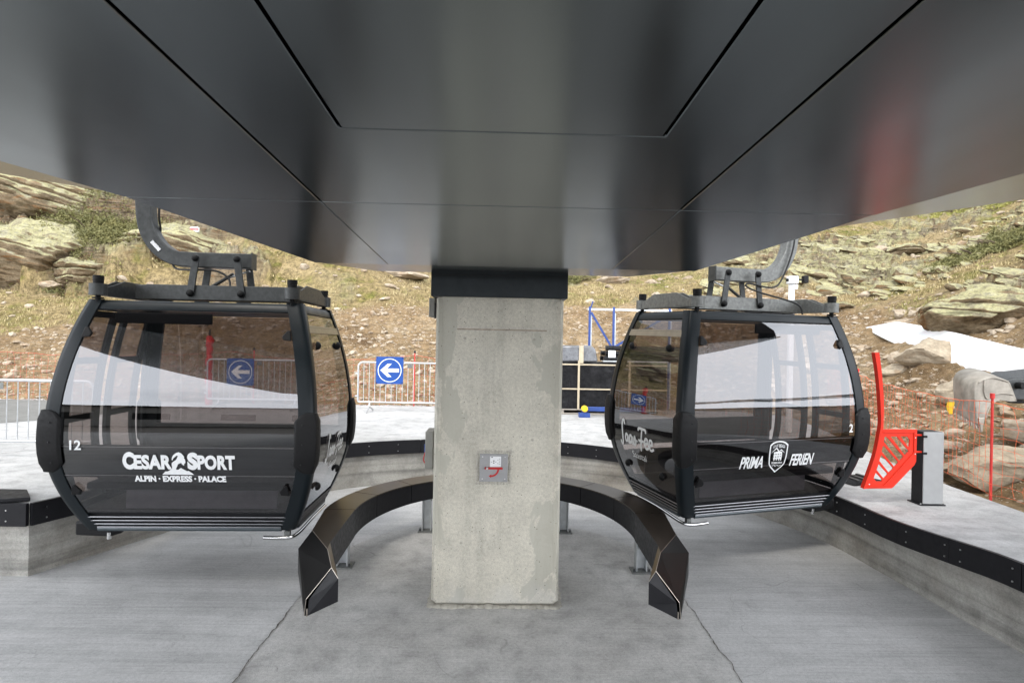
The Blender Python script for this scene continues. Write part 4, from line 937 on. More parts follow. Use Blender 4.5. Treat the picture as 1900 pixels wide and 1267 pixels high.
# ------------------------------------------------------------------ gondola cabins
ZB = .87
def hw(z):
    r = z-ZB; return 1.165-(.205*(r/1.25)**2.0 if r > 0 else .25*(-r/.87)**1.8)
def hd(z):
    r = z-ZB; return .755-(.225*(r/1.25)**2.0 if r > 0 else .26*(-r/.87)**1.8)
def cabin(loc, rot, m, label):
    """m=+1: inner side towards +x, doors and hanger towards -x"""
    t = empty('gondola_cabin', loc, rot, label=label, cat='gondola')
    near = lambda u, z, o=.004: Vector((u, -hd(z)-o, z))
    inner = lambda v, z, o=.004: Vector((m*(hw(z)+o), m*v, z))       # v reads left to right from outside
    zs = [i/22*2.10+.03 for i in range(23)]
    for sx in (-1, 1):
        for sy in (-1, 1):
            q = MB()
            pr = [(-.135, .004), (-.05, .006), (-.018, 0), (0, -.018), (.006, -.045), (.004, -.105), (-.03, -.105), (-.035, -.04), (-.135, -.028)]
            for z in zs:
                for (a, b) in pr: q.v.append((sx*(hw(z)+a), sy*(hd(z)+b), z))
            kk = len(pr)
            for i in range(len(zs)-1):
                for j in range(kk): q.f.append((i*kk+j, i*kk+(j+1) % kk, (i+1)*kk+(j+1) % kk, (i+1)*kk+j))
            q.f += [tuple(range(kk)), tuple(range((len(zs)-1)*kk, len(zs)*kk))]
            q.build('corner_post', M['frame'], t, smooth=True)
            # bumper pad wrapped round the corner
            bz = [(-.27, .30), (-.245, .62), (-.19, .98), (-.1, 1.0), (0, 1), (.1, 1.0), (.20, .98), (.255, .62), (.275, .30)]; q = MB()
            for (dz, sc) in bz:
                z = ZB+dz; th = .038 if abs(dz) < .24 else .024
                ha, hb_ = hw(z), hd(z); la, lb = -.02-.155*sc, -.02-.11*sc
                pr2 = [(la, .006), (la+.02, th*.8), (-.02, th), (th*.7, th*.7), (th, -.02), (th*.8, lb+.02), (.006, lb), (-.03, -.03)]
                for (a, b) in pr2: q.v.append((sx*(ha+a), sy*(hb_+b), z))
            kk = len(pr2)
            for i in range(len(bz)-1):
                for j in range(kk): q.f.append((i*kk+j, i*kk+(j+1) % kk, (i+1)*kk+(j+1) % kk, (i+1)*kk+j))
            q.f += [tuple(range(kk)), tuple(range((len(bz)-1)*kk, len(bz)*kk))]
            bo = q.build('bumper', M['bumper'], t, bevel=.008)
            sc_ = MB()
            for dz in (-.18, 0, .17): p = Vector((sx*(hw(ZB+dz)-.09), sy*(hd(ZB+dz)+.040), ZB+dz)); sc_.dome(p, (0, sy, 0), .008, .006, 8, 2)
            sc_.build('screw', M['groove'], bo)
    # glazing
    zg0, zg1 = .21, 2.03
    for sy in (-1, 1):
        q = MB().grid(lambda u, v: ((u*2-1)*(hw(zg0+(zg1-zg0)*v)-.11), sy*(hd(zg0+(zg1-zg0)*v)-.006), zg0+(zg1-zg0)*v), 8, 22)
        q.build('window_pane', M['glass'], t, smooth=True, fix=False)
    q = MB().grid(lambda u, v: (m*(hw(zg0+(zg1-zg0)*v)-.006), (u*2-1)*(hd(zg0+(zg1-zg0)*v)-.09), zg0+(zg1-zg0)*v), 6, 22)
    q.build('window_pane', M['glassside'], t, smooth=True, fix=False)
    # vent flap bar on the inner side
    MB().grid(lambda u, v: (m*(hw(1.86+.07*v)+.004), (u*2-1)*(hd(1.86)-.10), 1.86+.07*v), 2, 2).add([], []).build('vent_bar', M['ventbar'], t, fix=False)
    MB().box((m*(hw(1.88)-.02), 0, 1.89), (.03, 2*hd(1.88)-.2, .05)).build('vent_rail', M['interior'], t)
    # doors on the outer side: two leaves left a hand's breadth apart
    for s in (-1, 1):
        fr = MB(); y0, y1 = .05, .50
        fx = lambda y, z: Vector((-m*(hw(z)-.006), s*y, z))
        zz = [.22+i*.095 for i in range(20)]
        for yy in (y0+.035, y1): fr.sweep([fx(min(yy, hd(z)-.10), z) for z in zz], [(-.035, -.018), (.035, -.018), (.035, .018), (-.035, .018)], up=(1, 0, 0))
        for z in (.24, 1.02, 1.56, 2.0): fr.box(fx((y0+min(y1, hd(z)-.1))/2, z), (.03, min(y1, hd(z)-.1)-y0, .06))
        do = fr.build('door', M['frame'], t)
        MB().grid(lambda u, v: fx(y0+.04+(min(y1, hd(.25+1.72*v)-.1)-y0-.05)*u, .25+1.72*v), 3, 18).build('door_pane', M['glassside'], do, smooth=True, fix=False)
    # roof, header frame, floor tray
    rf = MB(); z0, z1 = 2.035, 2.125
    rp = lambda z, k: [(-hw(z)-k, -hd(z)-k, z), (hw(z)+k, -hd(z)-k, z), (hw(z)+k, hd(z)+k, z), (-hw(z)-k, hd(z)+k, z)]
    rf.v = rp(z0, -.012)+rp(z0+.06, -.008)+rp(z1, -.03); rf.f = [(0, 1, 2, 3), (8, 9, 10, 11)]+[(k*4+i, k*4+(i+1) % 4, k*4+4+(i+1) % 4, k*4+4+i) for k in (0, 1) for i in range(4)]
    rf.build('roof', M['frame'], t, bevel=.012)
    hd_ = MB().box((-m*.27, -hd(1.97)+.05, 1.965), (.86, .02, .10)).build('header_panel', M['interior'], t, bevel=.01)
    fl_ = MB(); fl_.v = rp(.035, -.03)+rp(.205, -.035); fl_.f = [(0, 1, 2, 3), (4, 5, 6, 7)]+[(i, (i+1) % 4, 4+(i+1) % 4, 4+i) for i in range(4)]
    fl_.build('floor_tray', M['interior'], t)
    MB().box((0, 0, .212), (2*hw(.2)-.12, 2*hd(.2)-.1, .012)).build('floor_plate', M['tread'], t)
    for (z, r_, mm) in ((.045, .026, 'railgrey'), (.092, .007, 'silldull'), (.128, .007, 'silldull'), (.165, .007, 'silldull'), (.045, .006, 'silldull')):
        o_ = .0 if r_ > .01 else (.022 if z < .06 else .004)
        rl = MB()
        zz = z+(.018 if (r_ < .01 and z < .06) else 0)
        for sy in (-1, 1): rl.cyl((-hw(z)+.12, sy*(hd(z)-.006+o_), zz), (hw(z)-.12, sy*(hd(z)-.006+o_), zz), r_, 8)
        for sx in (-1, 1): rl.cyl((sx*(hw(z)-.006+o_), -hd(z)+.09, zz), (sx*(hw(z)-.006+o_), hd(z)-.09, zz), r_, 8)
        rl.build('sill_rail', M[mm], t, smooth=True)
    # benches along both long sides
    for sy in (-1, 1):
        sb = MB().grid(lambda u, v: ((u*2-1)*(hw(.6+.3*v)-.13), sy*(hd(.6+.27*v)-.035), .55+.285*v), 1, 8)
        sb.grid(lambda u, v: ((u*2-1)*(hw(.6+.3*v)-.13), sy*(hd(.6+.27*v)-.075), .55+.285*v), 1, 8)
        n0 = 18
        sb.f += [(8, 17, 35, 26), (0, 9, 27, 18)]
        o = sb.build('backrest', M['interior'], t)
        ln = MB().cyl((-hw(.9)+.14, sy*(hd(.82)-.02), .825), (hw(.9)-.14, sy*(hd(.82)-.02), .825), .004, 6).cyl((-hw(.7)+.14, sy*(hd(.62)-.022), .57), (hw(.7)-.14, sy*(hd(.62)-.022), .57), .004, 6); ln.build('piping', M['galvlight'], o)
        bc = MB().box((m*.05, sy*(hd(.5)-.22), .46), (2*hw(.5)-.42, .34, .07)); bc.build('seat', M['interior'], t, bevel=.02)
        MB().box((m*.1, sy*(hd(.3)-.12), .33), (1.35, .03, .20)).box((m*.1, sy*(hd(.3)-.14), .375), (1.35, .03, .02)).build('kick_plate', M['kick'], t, bevel=.004)
    # glass clamps
    for (u, z, d) in ((-(hw(1.83)-.17), 1.83, 1), ((hw(1.83)-.17), 1.83, -1), (-(hw(.42)-.19), .44, 1), ((hw(.42)-.19), .44, -1)):
        cl = MB(); P = [(u-d*.045, z-.05), (u+d*.03, z-.045), (u+d*.045, z-.01), (u-d*.0, z+.045), (u-d*.025, z+.045)]
        cl.prism([near(a, b, .002) for a, b in P], (0, -.028, 0)); cl.build('glass_clamp', M['bumper'], t, bevel=.008)
    for (v, z) in ((-.38, 1.74), (.36, 1.74), (-.36, .40), (.34, .42)):
        MB().dome(inner(v, z, .0), (m, 0, 0), .042, .04, 12, 4).build('glass_clamp', M['bumper'], t, smooth=True)
    # skid rod at the inner corner, guide shoe at the outer corner
    MB().tube(catmull([(m*.66, -hd(0)-.03, -.035), (m*.86, -hd(0)-.035, -.035), (m*.95, -hd(0)+.02, -.015), (m*.985, -.1, .03), (m*.99, .3, .03)], 6), .017, 10).build('skid_rod', M['chrome'], t, smooth=True)
    MB().box((m*.86, -hd(0)+.02, -.01), (.05, .04, .05)).build('rod_clamp', M['galv'], t)
    MB().prism([(-m*1.04, -.50, -.03), (-m*.72, -.50, -.045), (-m*.66, -.42, -.03), (-m*.72, -.1, -.03), (-m*1.06, -.1, -.03)], (0, 0, .13)).build('guide_shoe', M['bumper'], t, bevel=.02)
    MB().cyl((-m*.74, -.49, -.06), (-m*.74, -.49, .0), .018, 10).build('shoe_bolt', M['alu'], t)
    # roof carrier: H frame, rollers
    fm = MB()
    pt = [(-.78, 2.17), (.78, 2.17), (.78, 2.30), (.66, 2.315), (-.66, 2.315), (-.78, 2.30)]
    for y in (-.125, .105): fm.prism([(a, y, b) for a, b in pt], (0, .02, 0))
    fm.box((0, 0, 2.178), (1.5, .22, .012))
    for sx in (-1, 1):
        wp = [(-.49, 2.175), (.49, 2.175), (.49, 2.24), (.36, 2.275), (.22, 2.325), (-.22, 2.325), (-.36, 2.275), (-.49, 2.24)]
        for xo in (.82, .90): fm.prism([(sx*xo, a, b) for a, b in wp], (sx*.012, 0, 0))
        fm.box((sx*.865, 0, 2.172), (.09, .98, .012))
    fm.build('roof_frame', M['galv'] if m < 0 else M['galvdark'], t, bevel=.004)  # same steel on both cabins; skylit and shaded tones put into the colour
    for sx in (-1, 1):
        for sy in (-1, 1):
            x, y = sx*.87, sy*.49
            y *= 1.06; ro = MB().cyl((x, y, 2.165), (x, y, 2.27), .072, 20).build('roller', M['galv'] if m < 0 else M['galvdark'], t, smooth=True)  # lit and shaded steel tones as on the frame
            cpx = MB().cyl((x, y, 2.264), (x, y, 2.298), .043, 16).cyl((x, y, 2.30), (x, y, 2.345), .045, 16).build('roller_cap', M['bumper'], ro, smooth=True)
            MB().cyl((x, y, 2.11), (x, y, 2.166), .022, 10).cyl((x, y, 2.135), (x, y, 2.148), .045, 12).build('rubber_mount', M['bumper'], t, smooth=True)
    for x in (-.45, -.1, .3): MB().box((x, -.2, 2.135), (.12, .05, .03)).build('roof_pad', M['bumper'], t)
    if m < 0:
        zz = [( .0, -.36), (.15, -.34), (.3, -.37), (.45, -.33), (.6, -.36)]; sl = MB()
        for k in range(7): sl.box((-.45+k*.15, -.3+.02*(k % 2), 2.135+.006*(k % 2)), (.14, .12, .018))
        sl.build('roof_rack', M['bumper'], t)
    # swing links, hanger arm, damper
    ZH = 2.575
    path = [(m*.30, 0, ZH), (m*.05, 0, ZH), (-m*.20, 0, ZH), (-m*.36, 0, ZH+.005)]
    for k in range(1, 13):
        a = k/12*R(84); path.append((-m*(.36+.40*math.sin(a)), 0, ZH+.005+.48*(1-math.cos(a))))
    x9, z9 = path[-1][0], path[-1][2]; path += [(x9-m*.02, 0, z9+.25), (x9-m*.03, 0, z9+.5)]
    pf = [(-.06, -.075), (.06, -.075), (.06, .075), (-.06, .075)]
    ha = MB().sweep(path, pf, up=(0, 1, 0)); 
    # sweep's side axis lies in the arm's plane here, so swap the profile
    ha = MB().sweep(path, [(-.075, -.06), (.075, -.06), (.075, .06), (-.075, .06)], up=(0, 1, 0))
    hao = ha.build('hanger_arm', M['galv'] if m < 0 else M['galvdark'], t, bevel=.008)  # left arm takes the shaded tone of the same steel
    MB().box((m*.305, 0, ZH), (.012, .13, .165)).build('end_plate', M['galvdark'], hao, bevel=.002)
    if m > 0:
        mid = Vector(path[9]); dr = (Vector(path[10])-Vector(path[8])).normalized()
        MB().bar(mid+Vector((0, -.064, 0))-dr*.06, mid+Vector((0, -.064, 0))+dr*.06, .006, .035, up=(1, 0, .3)).build('id_plate', M['alu'], hao)
    gp = MB().box((x9-m*.03, 0, z9+.58), (.14, .5, .18)).cyl((x9-m*.03, -.35, z9+.68), (x9-m*.03, .35, z9+.68), .03, 12).build('grip', M['galvdark'], t, bevel=.01)
    for sy in (-1, 1):
        for (xu, xl_) in ((-.20, -.245), (.20, .245)):
            lk = MB(); y = sy*.135
            lk.bar((xu, y, ZH+.012), (xl_, y, 2.235), .016, .062, up=(1, 0, 0)) if False else lk.prism([(xu-.035, y-.009, ZH), (xu-.02, y-.009, ZH+.04), (xu+.02, y-.009, ZH+.04), (xu+.035, y-.009, ZH), (xl_+.036, y-.009, 2.24), (xl_+.02, y-.009, 2.20), (xl_-.02, y-.009, 2.20), (xl_-.036, y-.009, 2.24)], (0, .018, 0))
            lo = lk.build('swing_link', M['galvdark'], t, bevel=.004)
            bb = MB()
            for (bx, bz_) in ((xu, ZH+.005), (xl_, 2.235)): bb.cyl((bx, y-.005*sy, bz_), (bx, y+.02*sy, bz_), .033, 14).dome((bx, y+.02*sy, bz_), (0, sy, 0), .033, .02, 14, 4)
            bb.build('pivot_bolt', M['bumper'], lo, smooth=True)
    da = MB().cyl((m*.26, .02, ZH-.09), (m*.02, .02, 2.40), .011, 10).build('damper', M['alu'], t, smooth=True)
    MB().cyl((m*.10, .02, 2.45), (-m*.12, .02, 2.31), .017, 10).build('damper_sleeve', M['galvdark'], da, smooth=True)
    if m > 0: cpth = [(x9+.13, 0, z9+.3), (x9+.12, 0, z9+.02), (x9+.11, .05, z9-.12), (x9+.08, .10, z9-.27), (-.56, .09, 2.58), (-.46, .0, 2.49), (-.30, -.085, 2.47), (-.05, -.06, 2.47), (.08, -.05, 2.40), (.10, -.05, 2.30)]
    else: cpth = [(x9-.05, -.09, z9+.3), (x9-.02, -.09, z9-.05), (.58, -.09, 2.55), (.38, -.15, 2.44), (.06, -.17, 2.47), (.02, -.18, 2.43), (.2, -.2, 2.37), (.6, -.3, 2.26), (.66, -.33, 2.14)]
    MB().tube(catmull(cpth, 7), .010, 7).build('control_cable', M['cable'], t, smooth=True)
    return t, near, inner
M['ventbar'] = mat_plain('bronze_vent_bar', (.30, .26, .20), .35, .6); M['railgrey'] = mat_plain('blue_grey_rail', (.05, .062, .07), .35, .2)
M['silldull'] = mat_plain('dull_sill_rail', (.20, .20, .21), .34, .9, .1, 20)
M['kick'] = mat_plain('ribbed_kick_plate', (.19, .19, .22), .35, .5)
def mat_tread():
    t = NT('tread_floor'); v = t.voro(34, t.obj((1, 1.6, 1))); t.base(t.ramp(v, [(.1, (.12, .12, .125)), (.4, (.05, .05, .052))])); t.rough(.5); t.bump(v, .5, .01); return t.m
M['tread'] = mat_tread()
ZCAB = EYE-.951-.869
cabL, nearL, innL = cabin((-2.812, 5.779, ZCAB), (-.007, 0, .027), 1, 'dark gondola cabin number 12 with ibex emblem, hanging left of the concrete column')
cabR, nearR, innR = cabin((2.649, 6.433, ZCAB+.05), (.022, 0, .291), -1, 'dark gondola cabin number 2 with white shield emblem, turned beside the red gate')

# lettering, left cabin
def part(mb, name, parent, label=None, mat='white'):
    o = mb.build(name, M[mat], parent, fix=False)
    if label: o['label'] = label
    return o
L1 = MB(); zz = .625
place_text(L1, nearL, 'C', -.432, zz+.004, .10, .158, .065); place_text(L1, nearL, 'ESAR', -.225, zz+.006, .325, .132, .05, 0, 1.03)
place_text(L1, nearL, 'S', .115, zz+.004, .09, .158, .065); place_text(L1, nearL, 'PORT', .318, zz+.006, .325, .132, .05, 0, 1.03)
place_text(L1, nearL, 'ALPIN \u00b7 EXPRESS \u00b7 PALACE', 0, .517, .79, .058, .055)
part(L1, 'lettering', cabL, 'white words CESAR SPORT over ALPIN EXPRESS PALACE')
horn = [(862,215),(868,180),(885,150),(920,122),(955,110),(990,125),(1010,150),(1028,175),(1020,190),(1035,208),(1040,240),(1035,262),(1022,268),(1020,290),(1005,285),(990,270),(985,255),(960,265),(940,275),(930,300),(915,330),(910,350),(860,350),(862,310),(858,285),(862,260),(880,240),(910,222),(925,205),(935,185),(945,160),(930,155),(905,175),(880,200),(872,222)]
hill_ = [(728,418),(770,375),(800,375),(840,350),(880,342),(940,350),(975,325),(1010,345),(1055,370),(1070,362),(1110,390),(1140,420)]
cv = lambda p: ((p[0]-957)*.00066, .663-(p[1]-300)*.00066)
E1 = MB(); poly2d(E1, nearL, [cv(p) for p in horn]); poly2d(E1, nearL, [cv(p) for p in hill_]); part(E1, 'ibex_emblem', cabL, 'white leaping ibex on a rocky peak')
N1 = MB(); place_text(N1, lambda a, b: nearL(a, b, .006), '12', -.875, .80, .098, .085, .02); part(N1, 'cabin_number', cabL)
def script_logo(fn, parent, x0, z0, sc, sl, name='script_logo'):
    q = MB(); F_ = lambda a, b: fn(x0+a*sc, z0+b*sc+sl*a*sc)
    W = .095
    st = [[(.30, .88), (.26, .98), (.17, .97), (.13, .80), (.14, .5), (.13, .15), (.04, .05), (-.02, .16)],
          [(.52, .45), (.42, .50), (.34, .36), (.38, .22), (.48, .28), (.54, .45), (.54, .25), (.62, .2)],
          [(.82, .45), (.72, .50), (.64, .36), (.68, .22), (.78, .28), (.84, .45), (.84, .25), (.92, .2)],
          [(.92, .2), (1.02, .5), (1.08, .28), (1.0, .18), (.94, .22)], [(1.16, .36), (1.18, .36)],
          [(1.30, .80), (1.36, .86), (1.75, .86), (1.80, .78)], [(1.55, .84), (1.48, .45), (1.42, .08)], [(1.32, .42), (1.62, .42)],
          [(1.72, .36), (1.88, .42), (1.88, .54), (1.76, .54), (1.70, .36), (1.78, .2), (1.94, .24)],
          [(2.02, .36), (2.18, .42), (2.18, .54), (2.06, .54), (2.00, .36), (2.08, .2), (2.26, .26)]]
    for s_ in st: ribbon(q, F_, s_, W)
    place_text(q, lambda a, b: F_(a, b), 'Saastal', 1.2, -.30, .95, .24, .0)
    part(q, name, parent, 'white hand-written style village name on the side pane', 'white')
script_logo(innL, cabL, -.29, .60, .27, .0)
script_logo(innR, cabR, -.42, .60, .30, .0)
# lettering, right cabin
L2 = MB(); place_text(L2, nearR, 'PRIMA', -.315, .555, .285, .125, .025, .22, .95); place_text(L2, nearR, 'FERIEN', .318, .560, .305, .125, .025, .22, .95)
part(L2, 'lettering', cabR, 'white slanted words PRIMA and FERIEN')
N2 = MB(); place_text(N2, lambda a, b: nearR(a, b, .006), '2', .94, .89, .05, .085, .02); part(N2, 'cabin_number', cabR)
S2 = MB(); sh = [(-.115, .79), (-.08, .815), (-.04, .828), (0, .832), (.04, .828), (.08, .815), (.115, .79), (.112, .66), (.10, .585), (.075, .555), (0, .495), (-.075, .555), (-.10, .585), (-.112, .66)]
ctr = (0, .66); inn_ = [((p[0])*.88, ctr[1]+(p[1]-ctr[1])*.91) for p in sh]; b = len(S2.v); n = len(sh)
S2.v += [tuple(nearR(*p)) for p in sh+inn_]; S2.f += [(b+i, b+(i+1) % n, b+n+(i+1) % n, b+n+i) for i in range(n)]
for i, ch in enumerate('APARTMENTS'):
    a = (i-4.5)/9; place_text(S2, nearR, ch, a*.138, .768-.045*a*a*1.2, .0105 if ch != 'M' else .0125, .030, .02)
poly2d(S2, nearR, [(-.095, .70), (-.03, .765), (.012, .722), (.0, .718), (-.03, .748)]); poly2d(S2, nearR, [(.0, .715), (.03, .745), (.085, .70), (.03, .73)])
for sx_ in (.012, .035, .058): S2.add([nearR(sx_+.010*math.cos(R(90+72*k*2)), .765+(.004 if sx_ == .035 else 0)+.009*math.sin(R(90+72*k*2))) for k in range(5)], [(0, 1, 2, 3, 4)])
for k, z in enumerate((.695, .668, .641)):
    poly2d(S2, nearR, [(-.055, z), (.045, z+.003), (.045, z+.021), (-.058, z+.018)])
    for xx in (-.045, -.01, .02): pass
poly2d(S2, nearR, [(-.055, .715), (.0, .722), (.048, .716), (.03, .70), (-.05, .70)])
for xx in (-.05, -.02, .01, .035): poly2d(S2, nearR, [(xx, .625), (xx+.014, .625), (xx+.014, .70), (xx, .70)])
place_text(S2, nearR, 'PRIMAVERA', 0, .588, .135, .024, .02, .1); ribbon(S2, nearR, [(-.05, .565), (-.03, .578), (-.015, .562), (.01, .576), (.03, .562), (.055, .574)], .006)
part(S2, 'shield_emblem', cabR, 'white outlined shield with peaks and a house')

# ------------------------------------------------------------------ crowd barriers with arrow signs
def barrier(x, y, rz, label, w=2.2, h=1.1):
    t = empty('crowd_barrier', (x, y, PLAT), (0, 0, rz), label=label, cat='barrier', group='grey steel crowd barriers')
    r = .10; P = []
    for (cx_, cz_, a0) in ((w/2-r, h-r, 0), (-w/2+r, h-r, 90), (-w/2+r, .22+r*.3, 180), (w/2-r, .22+r*.3, 270)):
        rr_ = r if cz_ > .5 else r*.3
        for k in range(7): a = R(a0+15*k); P.append((cx_+rr_*math.cos(a)+(0 if rr_ == r else (-1 if cx_ < 0 else 1)*(r-rr_)), 0, cz_+rr_*math.sin(a)))
    MB().tube(P, .019, 8, closed=True).build('frame', M['galvlight'], t, smooth=True)
    n = 17
    for i in range(1, n+1):
        xx = -w/2+w*i/(n+1); MB().cyl((xx, 0, .22), (xx, 0, h), .007, 6).build('bar', M['galvlight'], t, smooth=True)
    for sx in (-1, 1):
        MB().tube([(sx*w*.38, 0, .23), (sx*w*.38, -.05, .12), (sx*w*.38, -.3, .02)], .017, 8).tube([(sx*w*.38, -.05, .12), (sx*w*.38, .3, .02)], .017, 8).build('foot', M['galvlight'], t, smooth=True)
    hk = MB()
    for z in (.35, .85): hk.box((-w/2-.03, 0, z), (.07, .02, .035))
    hk.build('hook', M['galvlight'], t); MB().box((.0+w*.02, -.022, h-.07), (.11, .006, .09)).build('name_tag', M['galv'], t)
    return t
def arrow_sign(px, py, y, label):
    p = aty(px, py, y); s = .60
    t = empty('arrow_sign', (p.x, y, p.z-s/2), label=label, cat='sign', group='blue arrow signs on the crowd barriers')
    MB().box((0, 0, s/2), (s, .006, s)).build('sign_plate', M['bluesign'], t)
    q = MB(); n = 40; ro, ri = .262, .245
    for i in range(n): a = 2*math.pi*i/n; q.v += [(ro*math.cos(a), -.0055, s/2+ro*math.sin(a)), (ri*math.cos(a), -.0055, s/2+ri*math.sin(a))]
    for i in range(n): q.f.append((2*i, 2*i+1, (2*i+3) % (2*n), (2*i+2) % (2*n)))
    q.build('ring', M['white'], t, fix=False)
    A_ = [(-.205, 0), (-.045, .145), (.045, .145), (-.06, .04), (.205, .04), (.205, -.04), (-.06, -.04), (.045, -.145), (-.045, -.145)]
    q = MB(); poly2d(q, lambda a, b: Vector((a, -.0055, b+s/2)), A_); q.build('arrow', M['white'], t, fix=False)
    q = MB()
    for x in (-.28, .28):
        for z in (.02, .58): q.box((x, -.001, z), (.012, .012, .03))
    q.build('cable_tie', M['cable'], t)
p = aty(757, 700, 12.6); barrier(p.x, 12.6, R(-1), 'grey crowd barrier carrying a blue sign, visible left of the concrete column')
p = aty(478, 700, 12.75); barrier(p.x, 12.75, R(1), 'grey crowd barrier seen through the windows of cabin 12')
p = aty(-8, 780, 7.4); barrier(p.x, 7.4, R(2), 'grey crowd barrier cut by the left photo edge on the platform', 2.4, 1.0)
arrow_sign(723, 687, 12.555, 'blue square sign with white left arrow, in the open beside the concrete column')
arrow_sign(446, 690, 12.70, 'blue square sign with white left arrow, behind the glass of cabin 12')

# ------------------------------------------------------------------ net fences
def net_fence(P, h, label, mat='orange', cell=.13, sag=.05, base=None, bw=.0024, pole_mat='redpole', pole_h=None, poles=None):
    t = empty('net_fence', P[0], label=label, cat='fence'); O = Vector(P[0]); q = MB()
    pts = []
    for i in range(len(P)-1):
        a, b = Vector(P[i]), Vector(P[i+1]); n = max(2, int((b-a).length/cell))
        for k in range(n): pts.append((a.lerp(b, k/n), k/n))
    pts.append((Vector(P[-1]), 0)); nr = int(h/cell)
    def pos(i, j):
        p, u = pts[i]; s = 1-sag/h*4*u*(1-u)*1.6
        nz = Vector((mnoise.noise(Vector((i*.5, j*.5, 1))), mnoise.noise(Vector((i*.5, j*.5, 7))), mnoise.noise(Vector((i*.4, j*.4, 3)))))*.035
        return p-O+Vector((0, 0, .03+(h-.03)*s*j/nr))+nz
    for j in range(nr+1): q.tube([pos(i, j) for i in range(len(pts))], bw*(2.2 if j == nr else 1), 3)
    for i in range(len(pts)): q.tube([pos(i, j) for j in range(nr+1)], bw, 3)
    q.build('net', M[mat], t, smooth=True)
    for k, p in enumerate(P if poles is None else poles):
        p = Vector(p)-O; ph = (pole_h or h+.06)
        po = MB().cyl(p-Vector((0, 0, .25)), p+Vector((0, 0, ph)), .014, 8).build('pole', M[pole_mat], t, smooth=True)
        MB().cyl(p+Vector((0, 0, ph-.01)), p+Vector((0, 0, ph+.05)), .024, 10).build('pole_cap', M['redpole'] if mat == 'orange' else M['cable'], po, smooth=True)
    return t
pb = atz(1838, 915, .66); pa = atz(1633, 845, .66); pa = Vector((6.55, 10.0, .62)); pcx = Vector((6.35, 4.4, .6))
p1 = Vector((pb.x, pb.y, .62))
net_fence([Vector((8.0, 13.6, .8)), Vector((7.15, 11.1, .7)), p1, Vector((6.0, 3.2, .6))], 1.08, 'orange net fence on red poles along the platform edge right of the red gate', poles=[Vector((7.15, 11.1, .7)), p1])
net_fence([Vector((-13.5, 13.95, .62)), Vector((-6.5, 13.9, .62)), Vector((-2.05, 13.85, .62)), Vector((1.2, 13.95, .62))], 1.3, 'red net fence behind the crowd barriers at the foot of the dirt slope', 'rednet', .16, .10, poles=[Vector((-2.05, 13.85, .62)), Vector((-5.95, 13.9, .62))], bw=.002)
p = atz(1759, 758, 1.5); fg = MB()
pf = aty(1763, 757, 8.35); q = MB().grid(lambda u, v: (pf.x-.05+.10*u+.04*v-.03*u*v, pf.y+.03*math.sin(u*5+v*3), pf.z+.08-.17*v+.02*u), 6, 8)
tag(q.build('warning_flag', M['yellow'], smooth=True, fix=False), 'small yellow cloth flag tied to the top of the orange net', 'flag')
# furled red net on a pole (seen through cabin 12)
fp = aty(388, 690, 13.45); t = empty('furled_net_pole', (fp.x, 13.45, .62), label='pole wrapped in furled red netting, seen through cabin 12 beside the barrier', cat='pole')
MB().cyl((0, 0, -.1), (0, 0, 1.82), .02, 10).build('pole', M['cable'], t, smooth=True)
MB().tube([(0.015*math.sin(k*1.7), .01*math.cos(k*2.1), .08+k*.055) for k in range(30)], lambda u: .07+.012*math.sin(u*23)+.008*math.sin(u*41+1), 10).build('furled_net', M['redpole'], t, smooth=True)

# ------------------------------------------------------------------ pallet goods, blue rack, pipes
pc = atz(1040, 768, PLAT); x0 = aty(1030, 760, 12.9).x; x1 = x0+2.5
t = empty('wrapped_pallet', ((x0+x1)/2, 13.2, PLAT), label='tall pallet load wrapped in black film with beige straps right of the column', cat='pallet')
w_ = x1-x0
def lumpy(c, d, amp, seed):
    q = MB(); nx, nz = 40, 22
    def fn(u, v):
        return (c[0]+(u-.5)*d[0], c[1]-d[1]/2-amp*mnoise.noise(Vector((u*9, v*3, seed)))-amp*.5*mnoise.noise(Vector((u*20, v*30, seed))), c[2]+(v-.5)*d[2])
    q.grid(fn, nx, nz); b = MB().box((c[0], c[1]+.03, c[2]), (d[0]-.004, d[1]-.05, d[2]-.004)); q.add(b.v, b.f); return q
lumpy((0, 0, .66), (w_, .9, 1.06), .03, 3).build('black_film', M['wrap'], t, smooth=True)
st = MB()
for xx in (-w_/2+.5, -w_/2+1.65): st.box((xx, -.49, .67), (.045, .012, 1.10))
for zz_ in (.58, 1.13): st.box((0, -.487, zz_), (w_+.01, .012, .03))
st.build('strap', M['strap'], t)
pl_ = MB()
for zz_ in (.02, .115): pl_.box((0, 0, zz_), (w_, .95, .025))
for xx in (-.45, 0, .45): pl_.box((xx*w_, 0, .07), (.12, .9, .08))
pl_.build('pallet', mat_plain('weathered_pallet_wood', (.32, .29, .25), .9), t)
bt = empty('foil_bundle', (x0+.42, 13.15, PLAT+1.19), label='grey foil bundle strapped on top of the black pallet load', cat='bundle')
q = MB().prism([(-.42, -.40, 0), (.52, -.40, 0), (.46, -.38, .30), (.36, -.36, .37), (-.40, -.36, .36)], (0, .75, 0)); q.build('grey_foil', M['greywrap'], bt, bevel=.04)
MB().box((.13, -.42, .17), (.10, .02, .40)).build('strap', M['strap'], bt)
pp = empty('pipe_bundle', (x0+1.7, 13.2, PLAT+1.2), label='bundle of long black pipes lying on the pallet load beside the foil bundle', cat='pipes')
for i, (yy, zz_) in enumerate(((-.35, .07), (-.2, .07), (-.05, .07), (.1, .07), (-.28, .19), (-.12, .19), (.03, .19), (-.3, .31), (-.1, .31))):
    MB().cyl((-.62+.05*(i % 3), yy, zz_), (1.3, yy, zz_), .058, 10).build('pipe', M['wrap'], pp, smooth=True)
